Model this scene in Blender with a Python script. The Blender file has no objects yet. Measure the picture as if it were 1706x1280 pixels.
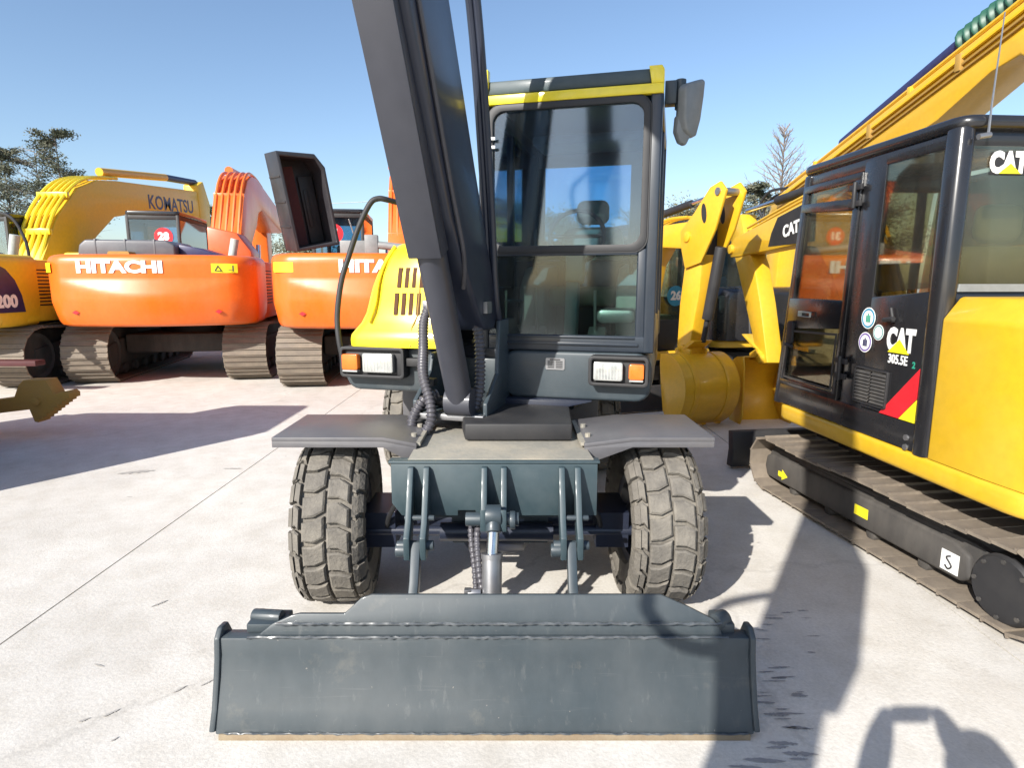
import bpy, bmesh, math, random
from mathutils import Matrix, Vector, noise
R = math.radians
rnd = random.Random(7)
sc = bpy.context.scene
col = sc.collection

# ------------------------------------------------------------ camera, world, sun, exposure
cam = bpy.data.cameras.new('camera'); cam_o = bpy.data.objects.new('camera', cam); col.objects.link(cam_o)
cam.sensor_width = 36; cam.lens = 1024 / 1706 * 36; cam.clip_start = 0.02; cam.clip_end = 5000
cam_o.location = (0, 0, 1.65); cam_o.rotation_euler = (R(90) - math.atan(170 / 1024), 0, 0)
sc.camera = cam_o

SUN_EL = R(31.5); SUN_DIR = Vector((-0.575 * math.cos(SUN_EL), -0.818 * math.cos(SUN_EL), math.sin(SUN_EL)))
w = bpy.data.worlds.new('World'); sc.world = w; w.use_nodes = True
nt = w.node_tree; bg = nt.nodes['Background']
sky = nt.nodes.new('ShaderNodeTexSky'); sky.sky_type = 'NISHITA'; sky.sun_disc = False
sky.sun_elevation = SUN_EL; sky.sun_rotation = math.atan2(-0.575, -0.818)
sky.air_density = 1.0; sky.dust_density = 1.0; sky.ozone_density = 2.5; sky.altitude = 50
nt.links.new(sky.outputs[0], bg.inputs[0]); bg.inputs[1].default_value = 0.115
sun = bpy.data.lights.new('sun', 'SUN'); sun.energy = 4.9; sun.angle = R(0.5); sun.color = (1, 0.955, 0.88)
sun_o = bpy.data.objects.new('sun', sun); col.objects.link(sun_o)
sun_o.rotation_euler = SUN_DIR.to_track_quat('Z', 'Y').to_euler(); sun_o.location = (0, 0, 20)
sc.view_settings.view_transform = 'Standard'; sc.view_settings.look = 'None'
sc.view_settings.gamma = 1; sc.view_settings.use_curve_mapping = False; sc.view_settings.exposure = 0.75

# ------------------------------------------------------------ materials
def mat(name):
    m = bpy.data.materials.new(name); m.use_nodes = True
    return m, m.node_tree, m.node_tree.nodes['Principled BSDF']
def node(t, kind, **kw):
    n = t.nodes.new(kind)
    for k, v in kw.items(): setattr(n, k, v)
    return n
def ramp(t, a, b, p0, p1):
    n = t.nodes.new('ShaderNodeValToRGB'); e = n.color_ramp.elements
    e[0].position = p0; e[1].position = p1; e[0].color = (*a, 1) if len(a) == 3 else a; e[1].color = (*b, 1) if len(b) == 3 else b
    return n
def noise_tex(t, scale, detail=5, rough=.6, vec=None, sc3=None):
    n = t.nodes.new('ShaderNodeTexNoise'); n.inputs['Scale'].default_value = scale; n.inputs['Detail'].default_value = detail
    n.inputs['Roughness'].default_value = rough
    co = t.nodes.new('ShaderNodeTexCoord'); src = co.outputs['Object']
    if sc3:
        mp = t.nodes.new('ShaderNodeMapping'); mp.inputs['Scale'].default_value = sc3; t.links.new(src, mp.inputs[0]); src = mp.outputs[0]
    t.links.new(src, n.inputs['Vector']); return n
def mixc(t, fac, a, b, blend='MIX'):
    n = t.nodes.new('ShaderNodeMix'); n.data_type = 'RGBA'; n.blend_type = blend
    for s, v in ((0, fac), (6, a), (7, b)):
        if isinstance(v, (int, float)): n.inputs[s].default_value = v
        elif isinstance(v, tuple): n.inputs[s].default_value = (*v, 1)
        else: t.links.new(v, n.inputs[s])
    return n.outputs[2]
def paint(name, c, rough=.4, dust=.15, coat=.0, dustc=(.42, .39, .35), scale=3.0, metal=0., streak=False, bump=0., spec=.5):
    m, t, b = mat(name)
    n1 = noise_tex(t, scale, 6, .65, sc3=(1, 1, .35) if streak else None)
    n2 = noise_tex(t, scale * 9, 4, .6)
    r1 = ramp(t, (0, 0, 0), (1, 1, 1), .42, .78); t.links.new(n1.outputs[0], r1.inputs[0])
    r2 = ramp(t, (.93, .93, .93), (1.04, 1.04, 1.04), .3, .7); t.links.new(n2.outputs[0], r2.inputs[0])
    base = mixc(t, 1.0, c, r2.outputs[0], 'MULTIPLY')
    mul = t.nodes.new('ShaderNodeMath'); mul.operation = 'MULTIPLY'; mul.inputs[1].default_value = dust; t.links.new(r1.outputs[0], mul.inputs[0])
    out = mixc(t, mul.outputs[0], base, dustc)
    t.links.new(out, b.inputs['Base Color'])
    mr = t.nodes.new('ShaderNodeMapRange'); mr.inputs[3].default_value = rough * .8; mr.inputs[4].default_value = min(1, rough * 1.5 + dust * .3)
    t.links.new(n1.outputs[0], mr.inputs[0]); t.links.new(mr.outputs[0], b.inputs['Roughness'])
    b.inputs['Metallic'].default_value = metal; b.inputs['Coat Weight'].default_value = coat; b.inputs['Coat Roughness'].default_value = .12
    b.inputs['Specular IOR Level'].default_value = spec
    if bump:
        bp = t.nodes.new('ShaderNodeBump'); bp.inputs['Strength'].default_value = bump; bp.inputs['Distance'].default_value = .01
        t.links.new(n2.outputs[0], bp.inputs['Height']); t.links.new(bp.outputs[0], b.inputs['Normal'])
    return m
def glass(name, tint, refl=1.0, gr=.03):
    m, t, b = mat(name); out = t.nodes['Material Output']; t.nodes.remove(b)
    tr = t.nodes.new('ShaderNodeBsdfTransparent'); tr.inputs[0].default_value = (*tint, 1)
    gl = t.nodes.new('ShaderNodeBsdfGlossy'); gl.inputs['Roughness'].default_value = gr; gl.inputs[0].default_value = (.95, .97, 1, 1)
    fr = t.nodes.new('ShaderNodeFresnel'); fr.inputs[0].default_value = 1.5
    ml = t.nodes.new('ShaderNodeMath'); ml.operation = 'MULTIPLY'; ml.inputs[1].default_value = 1.5 * refl; t.links.new(fr.outputs[0], ml.inputs[0])
    ad = t.nodes.new('ShaderNodeMath'); ad.operation = 'ADD'; ad.inputs[1].default_value = .01; ad.use_clamp = True; t.links.new(ml.outputs[0], ad.inputs[0])
    # film of dust on the pane
    df = t.nodes.new('ShaderNodeBsdfDiffuse'); df.inputs[0].default_value = (.5, .52, .5, 1)
    nz = noise_tex(t, 2.2, 6, .6, sc3=(1, 1, .5)); rr = ramp(t, (.0, .0, .0), (.06, .06, .06), .4, .8); t.links.new(nz.outputs[0], rr.inputs[0])
    m1 = t.nodes.new('ShaderNodeMixShader'); t.links.new(rr.outputs[0], m1.inputs[0]); t.links.new(tr.outputs[0], m1.inputs[1]); t.links.new(df.outputs[0], m1.inputs[2])
    mx = t.nodes.new('ShaderNodeMixShader'); t.links.new(ad.outputs[0], mx.inputs[0]); t.links.new(m1.outputs[0], mx.inputs[1]); t.links.new(gl.outputs[0], mx.inputs[2])
    t.links.new(mx.outputs[0], out.inputs[0]); return m
def plain(name, c, rough=.6, metal=0., spec=.5):
    m, t, b = mat(name)
    n2 = noise_tex(t, 14, 4, .6); r2 = ramp(t, (.85, .85, .85), (1.08, 1.08, 1.08), .3, .7); t.links.new(n2.outputs[0], r2.inputs[0])
    t.links.new(mixc(t, 1.0, c, r2.outputs[0], 'MULTIPLY'), b.inputs['Base Color'])
    b.inputs['Roughness'].default_value = rough; b.inputs['Metallic'].default_value = metal; b.inputs['Specular IOR Level'].default_value = spec
    return m

M_ = {}
M_['slate'] = paint('slate_paint', (.032, .046, .056), .38, .25, .12, (.14, .15, .155), 2.5, streak=True)
M_['slate_cab'] = paint('cab_paint', (.016, .023, .034), .32, .15, .2, (.08, .09, .10), 2.5, streak=True)
M_['slate_plate'] = paint('teal_slate_paint', (.032, .054, .064), .42, .3, .1, (.13, .15, .155), 4)
def worn_slate():
    m = paint('worn_slate_paint', (.036, .048, .056), .40, .38, .1, (.125, .13, .13), 2.4, streak=True); t = m.node_tree; b = t.nodes['Principled BSDF']
    src = b.inputs['Base Color'].links[0].from_socket
    n = noise_tex(t, 1.0, 5, .65, sc3=(34, 34, 3.2)); r = ramp(t, (0, 0, 0), (.18, .18, .18), .60, .74); t.links.new(n.outputs[0], r.inputs[0])
    c = mixc(t, r.outputs[0], src, (.21, .21, .20))                         # long vertical scrapes
    n = noise_tex(t, 1.0, 4, .5, sc3=(4, 4, 90)); r = ramp(t, (0, 0, 0), (.12, .12, .12), .66, .76); t.links.new(n.outputs[0], r.inputs[0]); c = mixc(t, r.outputs[0], c, (.19, .19, .19))
    n = noise_tex(t, 46, 2, .5); r = ramp(t, (0, 0, 0), (.6, .6, .6), .75, .78); t.links.new(n.outputs[0], r.inputs[0]); c = mixc(t, r.outputs[0], c, (.22, .20, .18))   # chips
    n = noise_tex(t, 5, 6, .7); r = ramp(t, (0, 0, 0), (.45, .45, .45), .60, .80); t.links.new(n.outputs[0], r.inputs[0]); c = mixc(t, r.outputs[0], c, (.16, .15, .125))
    t.links.new(c, b.inputs['Base Color']); return m
M_['slate_dusty'] = worn_slate()
M_['slate_dark'] = paint('dark_slate_paint', (.017, .022, .040), .32, .15, .2, (.07, .075, .09), 2.0)
M_['edge'] = paint('worn_edge', (.20, .15, .095), .7, .5, 0, (.32, .28, .2), 14)
M_['weld'] = paint('painted_weld', (.055, .063, .07), .26, .3, .3, (.3, .3, .3), 20)
M_['slot'] = plain('slot_shade', (.085, .035, .015), .9)  # dark brown of the raised slot blocks paints the shade inside the openings
M_['boom_under'] = paint('boom_paint', (.038, .040, .052), .42, .14, .1, (.11, .105, .11), 1.5)
M_['deck'] = paint('dusty_deck', (.24, .228, .195), .8, .7, 0, (.42, .36, .27), 5, bump=.3)
M_['fender'] = paint('fender_plate', (.095, .093, .10), .36, .4, 0, (.18, .165, .155), 3)
M_['black'] = paint('black_iron', (.018, .018, .02), .5, .2, 0, (.10, .09, .08), 4)
M_['black_gloss'] = paint('gloss_black', (.016, .016, .018), .22, .10, .4, (.07, .06, .05), 3)
M_['yellow'] = paint('yellow_paint', (.66, .375, .016), .32, .10, .2, (.5, .40, .22), 2)
M_['lemon'] = paint('lemon_paint', (.84, .66, .010), .28, .05, .5, (.6, .5, .3), 2)
M_['cat'] = paint('digger_yellow', (.62, .375, .016), .34, .10, .15, (.48, .38, .22), 2)
M_['amber'] = paint('amber_paint', (.74, .47, .016), .36, .12, .1, (.5, .40, .2), 2)
M_['orange'] = paint('orange_paint', (.74, .135, .008), .30, .22, .22, (.50, .24, .11), 2.6, streak=True)
M_['ochre'] = paint('worn_ochre', (.36, .21, .04), .6, .3, 0, (.28, .2, .12), 5)
M_['tyre'] = paint('dusty_rubber', (.135, .124, .109), .9, .8, 0, (.27, .245, .205), 6, bump=.6, spec=.2)
M_['rubber'] = plain('black_rubber', (.022, .022, .024), .55)
M_['hose'] = plain('grey_hose', (.075, .072, .082), .38)
M_['chrome'] = plain('chrome', (.62, .63, .65), .16, 1.0)
M_['steel'] = plain('bare_steel', (.32, .32, .33), .38, .8)
M_['shoe'] = paint('track_steel', (.17, .14, .11), .6, .6, 0, (.31, .255, .19), 4, bump=.3)
M_['shoe_dark'] = paint('grey_track_steel', (.21, .20, .185), .6, .5, 0, (.34, .31, .26), 4, bump=.3)
M_['under'] = paint('dusty_undercarriage', (.045, .042, .040), .6, .4, 0, (.19, .17, .145), 4, streak=True)
M_['white'] = plain('white_decal', (.82, .82, .80), .45)
M_['red'] = plain('red_decal', (.62, .02, .03), .4)
M_['navy'] = plain('navy_decal', (.025, .025, .085), .4)
M_['decal_y'] = plain('yellow_decal', (.85, .72, .02), .45)
M_['teal'] = plain('blue_decal', (.02, .25, .42), .4)
M_['green'] = plain('green_decal', (.03, .30, .20), .4)
M_['purple'] = plain('purple_decal', (.16, .10, .34), .45)
M_['grey'] = plain('grey_plastic', (.20, .21, .21), .5)
M_['pale'] = plain('pale_trim', (.42, .45, .42), .55)
M_['aqua'] = plain('aqua_trim', (.12, .30, .30), .5)
M_['seat'] = plain('seat_cloth', (.20, .22, .15), .85)
M_['lamp'] = plain('lamp_reflector', (.52, .52, .50), .14, .5)
M_['indic'] = plain('indicator_lens', (.72, .16, .02), .2)
M_['spiral'] = plain('green_sleeve', (.02, .085, .055), .45)
M_['window'] = glass('window_glass', (.56, .74, .86), 1.15, .06)
M_['dark_pane'] = glass('dark_glass', (.58, .68, .65), .5, .08)
M_['clear'] = glass('clear_glass', (.80, .86, .80), .45)
M_['tint'] = glass('bronze_glass', (.74, .70, .56), .36)
M_['mirror'] = plain('mirror', (.85, .86, .88), .04, 1.0)
M_['skin'] = plain('skin', (.50, .32, .24), .6)
M_['cloth'] = plain('cloth', (.05, .06, .10), .9)
M_['bark'] = plain('bark', (.085, .066, .052), .9)
M_['twig'] = plain('twig', (.24, .205, .185), .9)
def leaf(name, a, b_):
    m, t, b = mat(name)
    n = noise_tex(t, 1.3, 3, .6); r = ramp(t, a, b_, .35, .7); t.links.new(n.outputs[0], r.inputs[0]); t.links.new(r.outputs[0], b.inputs['Base Color'])
    b.inputs['Roughness'].default_value = .75; b.inputs['Specular IOR Level'].default_value = .2; return m
M_['pine'] = leaf('pine_needles', (.065, .078, .05), (.17, .165, .115))
M_['shrub'] = leaf('shrub_leaves', (.085, .09, .05), (.20, .165, .095))

def concrete():
    m, t, b = mat('pale_concrete')
    n1 = noise_tex(t, .55, 7, .62); n2 = noise_tex(t, 4.5, 8, .7); n3 = noise_tex(t, 60, 4, .7)
    r1 = ramp(t, (.545, .518, .476), (.655, .626, .578), .36, .62); t.links.new(n1.outputs[0], r1.inputs[0])
    r2 = ramp(t, (.90, .885, .86), (1.03, 1.03, 1.03), .36, .60); t.links.new(n2.outputs[0], r2.inputs[0])
    c = mixc(t, 1.0, r1.outputs[0], r2.outputs[0], 'MULTIPLY')
    r3 = ramp(t, (.9, .9, .9), (1.05, 1.05, 1.05), .35, .65); t.links.new(n3.outputs[0], r3.inputs[0])
    c = mixc(t, 1.0, c, r3.outputs[0], 'MULTIPLY')
    # drips and oil spots
    n4 = noise_tex(t, 2.6, 9, .7, sc3=(1, 2.0, 1)); r4 = ramp(t, (0, 0, 0), (.5, .5, .5), .62, .74); t.links.new(n4.outputs[0], r4.inputs[0])
    c = mixc(t, r4.outputs[0], c, (.30, .27, .23))
    n5 = noise_tex(t, 11, 2, .5, sc3=(.6, 1.3, 1)); r5 = ramp(t, (0, 0, 0), (.8, .8, .8), .755, .79); t.links.new(n5.outputs[0], r5.inputs[0])
    c = mixc(t, r5.outputs[0], c, (.16, .145, .13))
    n6 = noise_tex(t, 1.0, 5, .6, sc3=(2.6, .16, 1)); r6 = ramp(t, (0, 0, 0), (.24, .24, .24), .50, .72); t.links.new(n6.outputs[0], r6.inputs[0]); c = mixc(t, r6.outputs[0], c, (.50, .475, .44))
    n7 = noise_tex(t, 140, 2, .5); r7 = ramp(t, (0, 0, 0), (.6, .6, .6), .72, .76); t.links.new(n7.outputs[0], r7.inputs[0]); c = mixc(t, r7.outputs[0], c, (.26, .24, .21))
    vo = t.nodes.new('ShaderNodeTexVoronoi'); vo.feature = 'DISTANCE_TO_EDGE'; vo.inputs['Scale'].default_value = .28
    co = t.nodes.new('ShaderNodeTexCoord'); nd = noise_tex(t, 1.7, 6, .65); mv = t.nodes.new('ShaderNodeMix'); mv.data_type = 'VECTOR'; mv.inputs[0].default_value = .35
    t.links.new(co.outputs['Object'], mv.inputs[4]); t.links.new(nd.outputs[1], mv.inputs[5]); t.links.new(mv.outputs[1], vo.inputs['Vector'])
    r8 = ramp(t, (.28, .28, .28), (0, 0, 0), .0, .0016); t.links.new(vo.outputs[0], r8.inputs[0]); c = mixc(t, r8.outputs[0], c, (.30, .28, .25))
    t.links.new(c, b.inputs['Base Color']); b.inputs['Roughness'].default_value = .82; b.inputs['Specular IOR Level'].default_value = .3
    bp = t.nodes.new('ShaderNodeBump'); bp.inputs['Strength'].default_value = .25; bp.inputs['Distance'].default_value = .01
    t.links.new(n3.outputs[0], bp.inputs['Height']); t.links.new(bp.outputs[0], b.inputs['Normal'])
    return m
M_['concrete'] = concrete()
M_['rubber_mark'] = plain('rubber_mark', (.29, .28, .28), .85)
M_['soil'] = paint('far_ground', (.22, .20, .16), .9, .5, 0, (.15, .16, .09), .2)

# ------------------------------------------------------------ mesh helpers
def spline(pts, n=8):
    P = [Vector(p) for p in pts]; out = []
    for i in range(len(P) - 1):
        a, b, c, d = P[max(i - 1, 0)], P[i], P[i + 1], P[min(i + 2, len(P) - 1)]
        for k in range(n):
            t = k / n; out.append(.5 * ((2 * b) + (c - a) * t + (2 * a - 5 * b + 4 * c - d) * t * t + (3 * b - a - 3 * c + d) * t ** 3))
    out.append(P[-1]); return out
def rrect(x0, z0, x1, z1, r, n=4):
    p = []
    for cx, cz, a0 in ((x1 - r, z1 - r, 0), (x0 + r, z1 - r, 90), (x0 + r, z0 + r, 180), (x1 - r, z0 + r, 270)):
        for k in range(n + 1):
            a = R(a0 + 90 * k / n); p.append((cx + r * math.cos(a), cz + r * math.sin(a)))
    return p
def disc2(cx, cz, r, n=20, sx=1): return [(cx + sx * r * math.cos(2 * math.pi * k / n), cz + r * math.sin(2 * math.pi * k / n)) for k in range(n)]
class MB:
    def __init__(s, T=None): s.v = []; s.f = []; s.T = T or Matrix()
    def add(s, vs, fs):
        o = len(s.v); s.v += [tuple(s.T @ Vector(v)) for v in vs]; s.f += [tuple(i + o for i in f) for f in fs]; return s
    def box(s, x0, y0, z0, x1, y1, z1, rot=None, c=None):
        vs = [(x, y, z) for z in (z0, z1) for y in (y0, y1) for x in (x0, x1)]
        if rot is not None:
            cc = Vector(c) if c else Vector(((x0 + x1) / 2, (y0 + y1) / 2, (z0 + z1) / 2))
            vs = [tuple(rot @ (Vector(v) - cc) + cc) for v in vs]
        return s.add(vs, [(0, 2, 3, 1), (4, 5, 7, 6), (0, 1, 5, 4), (2, 6, 7, 3), (0, 4, 6, 2), (1, 3, 7, 5)])
    def _ax(s, axis, p, a): return {'x': (a, p[0], p[1]), 'y': (p[0], a, p[1]), 'z': (p[0], p[1], a)}[axis]
    def prism(s, poly, axis, a0, a1):
        n = len(poly); vs = [s._ax(axis, p, a0) for p in poly] + [s._ax(axis, p, a1) for p in poly]
        return s.add(vs, [tuple(range(n))[::-1], tuple(range(n, 2 * n))] + [(i, (i + 1) % n, n + (i + 1) % n, n + i) for i in range(n)])
    def ring(s, outer, inner, axis, a0, a1):
        n = len(outer); vs = [s._ax(axis, p, a) for a in (a0, a1) for q in (outer, inner) for p in q]; f = []
        for i in range(n):
            j = (i + 1) % n; o0, i0, o1, i1 = 0, n, 2 * n, 3 * n
            f += [(o0 + i, i0 + i, i0 + j, o0 + j), (o1 + i, o1 + j, i1 + j, i1 + i), (o0 + i, o0 + j, o1 + j, o1 + i), (i0 + i, i1 + i, i1 + j, i0 + j)]
        return s.add(vs, f)
    def tube(s, pts, r, n=8, cap=True, closed=False):
        P = [Vector(p) for p in pts]; m = len(P); rr = r if callable(r) else (lambda i: r)
        t0 = (P[1] - P[0]).normalized(); u = t0.orthogonal().normalized(); vs = []
        for i in range(m):
            if closed: t = (P[(i + 1) % m] - P[i - 1]).normalized()
            else: t = (P[min(i + 1, m - 1)] - P[max(i - 1, 0)]).normalized()
            u = (u - t * u.dot(t)); u = u.normalized() if u.length > 1e-6 else t.orthogonal().normalized(); v = t.cross(u)
            for k in range(n):
                a = 2 * math.pi * k / n; vs.append(tuple(P[i] + (u * math.cos(a) + v * math.sin(a)) * rr(i)))
        f = [(i * n + k, i * n + (k + 1) % n, (i + 1) * n + (k + 1) % n, (i + 1) * n + k) for i in range(m - 1) for k in range(n)]
        if closed: f += [((m - 1) * n + k, (m - 1) * n + (k + 1) % n, (k + 1) % n, k) for k in range(n)]
        elif cap: f += [tuple(range(n))[::-1], tuple((m - 1) * n + k for k in range(n))]
        return s.add(vs, f)
    def cyl(s, p0, p1, r0, r1=None, n=14):
        r1 = r0 if r1 is None else r1
        return s.tube([p0, p1], lambda i: (r0, r1)[i], n)
    def lathe(s, prof, axis='x', c=(0, 0, 0), n=32, close=False):
        vs = []; m = len(prof)
        for k in range(n):
            a = 2 * math.pi * k / n
            for h, r in prof:
                p = {'x': (h, r * math.cos(a), r * math.sin(a)), 'y': (r * math.cos(a), h, r * math.sin(a)), 'z': (r * math.cos(a), r * math.sin(a), h)}[axis]
                vs.append((p[0] + c[0], p[1] + c[1], p[2] + c[2]))
        f = [(k * m + i, k * m + i + 1, ((k + 1) % n) * m + i + 1, ((k + 1) % n) * m + i) for k in range(n) for i in range(m - 1)]
        if close: f += [tuple(k * m for k in range(n))[::-1], tuple(k * m + m - 1 for k in range(n))]
        return s.add(vs, f)
    def grid(s, fn, nu, nv):
        vs = [fn(i / nu, j / nv) for j in range(nv + 1) for i in range(nu + 1)]
        return s.add(vs, [(j * (nu + 1) + i, j * (nu + 1) + i + 1, (j + 1) * (nu + 1) + i + 1, (j + 1) * (nu + 1) + i) for j in range(nv) for i in range(nu)])
    def mesh(s, name, m, bevel=0, seg=2, ang=38, fix=True):
        me = bpy.data.meshes.new(name); me.from_pydata(s.v, [], s.f); bm = bmesh.new(); bm.from_mesh(me)
        if fix: bmesh.ops.recalc_face_normals(bm, faces=bm.faces)
        if bevel:
            es = [e for e in bm.edges if len(e.link_faces) == 2 and e.calc_face_angle(0) > R(25)]
            bmesh.ops.bevel(bm, geom=es, offset=bevel, segments=seg, profile=.5, affect='EDGES', clamp_overlap=True)
        bm.to_mesh(me); bm.free(); me.materials.append(M_[m] if isinstance(m, str) else m)
        me.polygons.foreach_set('use_smooth', [True] * len(me.polygons)); me.set_sharp_from_angle(angle=R(ang)); return me
    def build(s, name, m, parent=None, bevel=0, seg=2, ang=38, fix=True, label=None):
        return link(name, s.mesh(name, m, bevel, seg, ang, fix), parent, label)
def link(name, me, parent=None, label=None, M=None):
    o = bpy.data.objects.new(name, me); col.objects.link(o)
    if parent: o.parent = parent
    if M is not None: o.matrix_local = M
    if label: o['label'] = label
    return o
def tag(o, label, cat, group=None):
    o['label'] = label; o['category'] = cat
    if group: o['group'] = group
    return o
def thing(name, loc, label, cat, group=None, yaw=0):
    o = bpy.data.objects.new(name, None); col.objects.link(o); o.location = loc; o.rotation_euler = (0, 0, yaw); o.empty_display_size = .3
    return tag(o, label, cat, group)
def struct(o): o['kind'] = 'structure'; return o
def text(name, body, size, m, parent, T, bold=0., sx=1., depth=.003, mapf=None, align='CENTER'):
    cu = bpy.data.curves.new('lettering', 'FONT'); cu.body = body; cu.size = size; cu.offset = bold; cu.extrude = depth; cu.align_x = align; cu.align_y = 'CENTER'
    cu.resolution_u = 3
    t = bpy.data.objects.new('lettering', cu); col.objects.link(t); bpy.context.view_layer.update()
    me = bpy.data.meshes.new_from_object(t.evaluated_get(bpy.context.evaluated_depsgraph_get()))
    bpy.data.objects.remove(t); bpy.data.curves.remove(cu)
    for v in me.vertices:
        p = Vector((v.co.x * sx, v.co.y, v.co.z))
        if mapf: v.co = T @ Vector(mapf(p.x, p.y, p.z))
        else: v.co = T @ p
    me.materials.clear(); me.materials.append(M_[m]); return link(name, me, parent)
# planes for lettering: text x -> first axis, text y -> up
def face_back(x, y, z): return Matrix(((1, 0, 0, x), (0, 0, -1, y), (0, 1, 0, z), (0, 0, 0, 1)))      # seen from -y
def face_left(x, y, z): return Matrix(((0, 0, -1, x), (-1, 0, 0, y), (0, 1, 0, z), (0, 0, 0, 1)))    # seen from -x
def face_right(x, y, z): return Matrix(((0, 0, 1, x), (1, 0, 0, y), (0, 1, 0, z), (0, 0, 0, 1)))    # seen from +x

# ------------------------------------------------------------ the ground
g = MB().add([(-900, -300, -.03), (900, -300, -.03), (900, 2500, -.03), (-900, 2500, -.03)], [(0, 1, 2, 3)]).build('ground', 'soil'); struct(g)
pave = MB().box(-40, -14, -.029, 36, 34, -.012).build('pavement', 'under'); struct(pave)
xs = [-40, -30.0, -20.8, -11.6, -6.95, -2.36, 2.24, 6.84, 11.4, 20, 36]; ys = [-14, -3.2, 13.5, 24, 34]
for i in range(len(xs) - 1):
    for j in range(len(ys) - 1):
        MB().box(xs[i] + .005, ys[j] + .005, -.012, xs[i + 1] - .005, ys[j + 1] - .005, 0).build('concrete_slab', 'concrete', pave)
# rubber scuffs: thin films on the slab, like the streaks left by tracks
def scuff(x, y, l, wd, a):
    n = 14; up = []; dn = []
    for k in range(n + 1):
        t = k / n; h = wd * math.sin(math.pi * t) ** .6 * (.55 + .6 * rnd.random())
        up.append((t * l - l / 2, h * .5)); dn.append((t * l - l / 2, -h * .5 * (.5 + .8 * rnd.random())))
    c, s_ = math.cos(a), math.sin(a)
    return [(x + p[0] * c - p[1] * s_, y + p[0] * s_ + p[1] * c, .003) for p in up + dn[::-1][1:-1]]
mk = MB(); mk2 = MB()
def addscuff(*a, to=None): vs = scuff(*a); (to or mk).add(vs, [tuple(range(len(vs)))])
for k in range(34):
    t = rnd.random(); y = 1.9 + 1.0 * t; x = .62 + .62 * (y - 1.9) + rnd.random() * .42
    addscuff(x, y, .03 + .09 * rnd.random(), .004 + .010 * rnd.random(), R(-6 + 12 * rnd.random()))
for (x, y, l, wd) in ((1.02, 1.93, .13, .022), (.98, 1.98, .11, .02), (1.06, 2.06, .10, .018), (1.02, 2.13, .10, .02), (1.00, 2.2, .09, .014), (1.16, 2.24, .07, .016), (.88, 1.9, .15, .022), (.80, 1.87, .12, .016)):
    addscuff(x, y, l, wd, R(-4))
for (x, y, l, wd, a) in ((-1.95, 2.0, .05, .012, 60), (-1.36, 2.28, .06, .014, 55), (-1.27, 2.32, .06, .012, 52), (-1.14, 2.36, .06, .011, 50), (-1.55, 2.14, .06, .016, 52), (-1.63, 2.1, .04, .018, 40), (-1.96, 2.02, .07, .012, 30), (-1.83, 2.96, .09, .02, 55), (-1.8, 2.44, .06, .012, -20), (-1.45, 2.0, .03, .012, 60), (-2.0, 1.93, .04, .02, 30), (-3.3, 5.2, .3, .10, 20), (-5.6, 4.9, .5, .12, 10), (-2.5, 5.3, .18, .05, 0)):
    addscuff(x, y, l, wd * .8, R(a), to=mk2)
M_['faint_mark'] = plain('faint_mark', (.36, .34, .315), .85)
mk2.build('faint_scuff', 'faint_mark', pave, fix=False)['kind'] = 'stuff'
mk.build('rubber_scuff', 'rubber_mark', pave, fix=False)['kind'] = 'stuff'

# ------------------------------------------------------------ wheeled excavator, the main machine
WL = Vector((-.08, 4.2, 0))
exc = thing('wheeled_excavator', WL, 'slate grey and yellow wheeled excavator with dozer blade, boom raised over the yard', 'excavator')
W = Matrix.Translation(-WL)
U = W @ Matrix.Translation((-.14, 3.585, 0)) @ Matrix.Rotation(-math.atan2(.2521, .9677), 4, 'Z')
# chassis
ch = MB(W); ch.box(-.42, 2.73, .56, .28, 6.3, .835); ch.box(-.30, 2.9, .36, .18, 5.9, .58)
chassis = ch.build('chassis', 'slate', exc, .01)
MB(W).prism([(-.47, 2.68), (.37, 2.68), (.32, 3.6), (-.47, 3.6)], 'z', .842, .862).build('deck_plate', 'deck', chassis, .004)
fp = MB(W)
fp.prism([(-.545, .845), (-.545, .66), (-.50, .60), (-.245, .60), (-.245, .625), (-.165, .625), (-.165, .60), (.385, .60), (.385, .845)], 'y', 2.66, 2.70)
fp.box(-.555, 2.655, .846, .395, 2.72, .858)
fp.build('front_plate', 'slate_plate', exc, .004)
for i, x in enumerate((-.452, -.382, -.123, -.036, .222, .293)):
    zb = .60 if i in (2, 3) else .47
    pr = [(2.66, .835), (2.635, .835), (2.60, .76), (2.53, .62), (2.475, zb + .10), (2.475, zb), (2.53, zb - .01), (2.62, .60), (2.66, .60)]
    MB(W).prism(pr, 'x', x - .013, x + .013).build('bracket_lug', 'slate_plate', chassis, .004)
pn = MB(W)
for x0, x1, y, z, r in ((-.50, -.34, 2.52, .52, .022), (.18, .335, 2.52, .52, .022), (-.47, -.34, 2.56, .63, .012), (.21, .335, 2.56, .63, .012), (-.20, .03, 2.52, .64, .03)):
    MB(W).cyl((x0, y, z), (x1, y, z), r).build('lug_pin', 'slate', chassis, .004)
ax = MB(W)
ax.cyl((-.86, 3.1, .42), (.70, 3.1, .42), .075); ax.lathe([(-.2, .08), (-.14, .17), (0, .19), (.14, .17), (.2, .08)], 'x', (-.08, 3.06, .43), 20)
ax.cyl((-.78, 2.92, .42), (.62, 2.92, .42), .025); ax.box(-.74, 2.9, .34, -.58, 3.2, .52); ax.box(.42, 2.9, .34, .58, 3.2, .52)
ax.cyl((-.35, 2.86, .44), (.2, 2.86, .44), .045); ax.build('axle', 'slate_dark', exc)
MB(W).cyl((-.86, 5.35, .42), (.70, 5.35, .42), .085).build('axle', 'slate_dark', exc)
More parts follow.
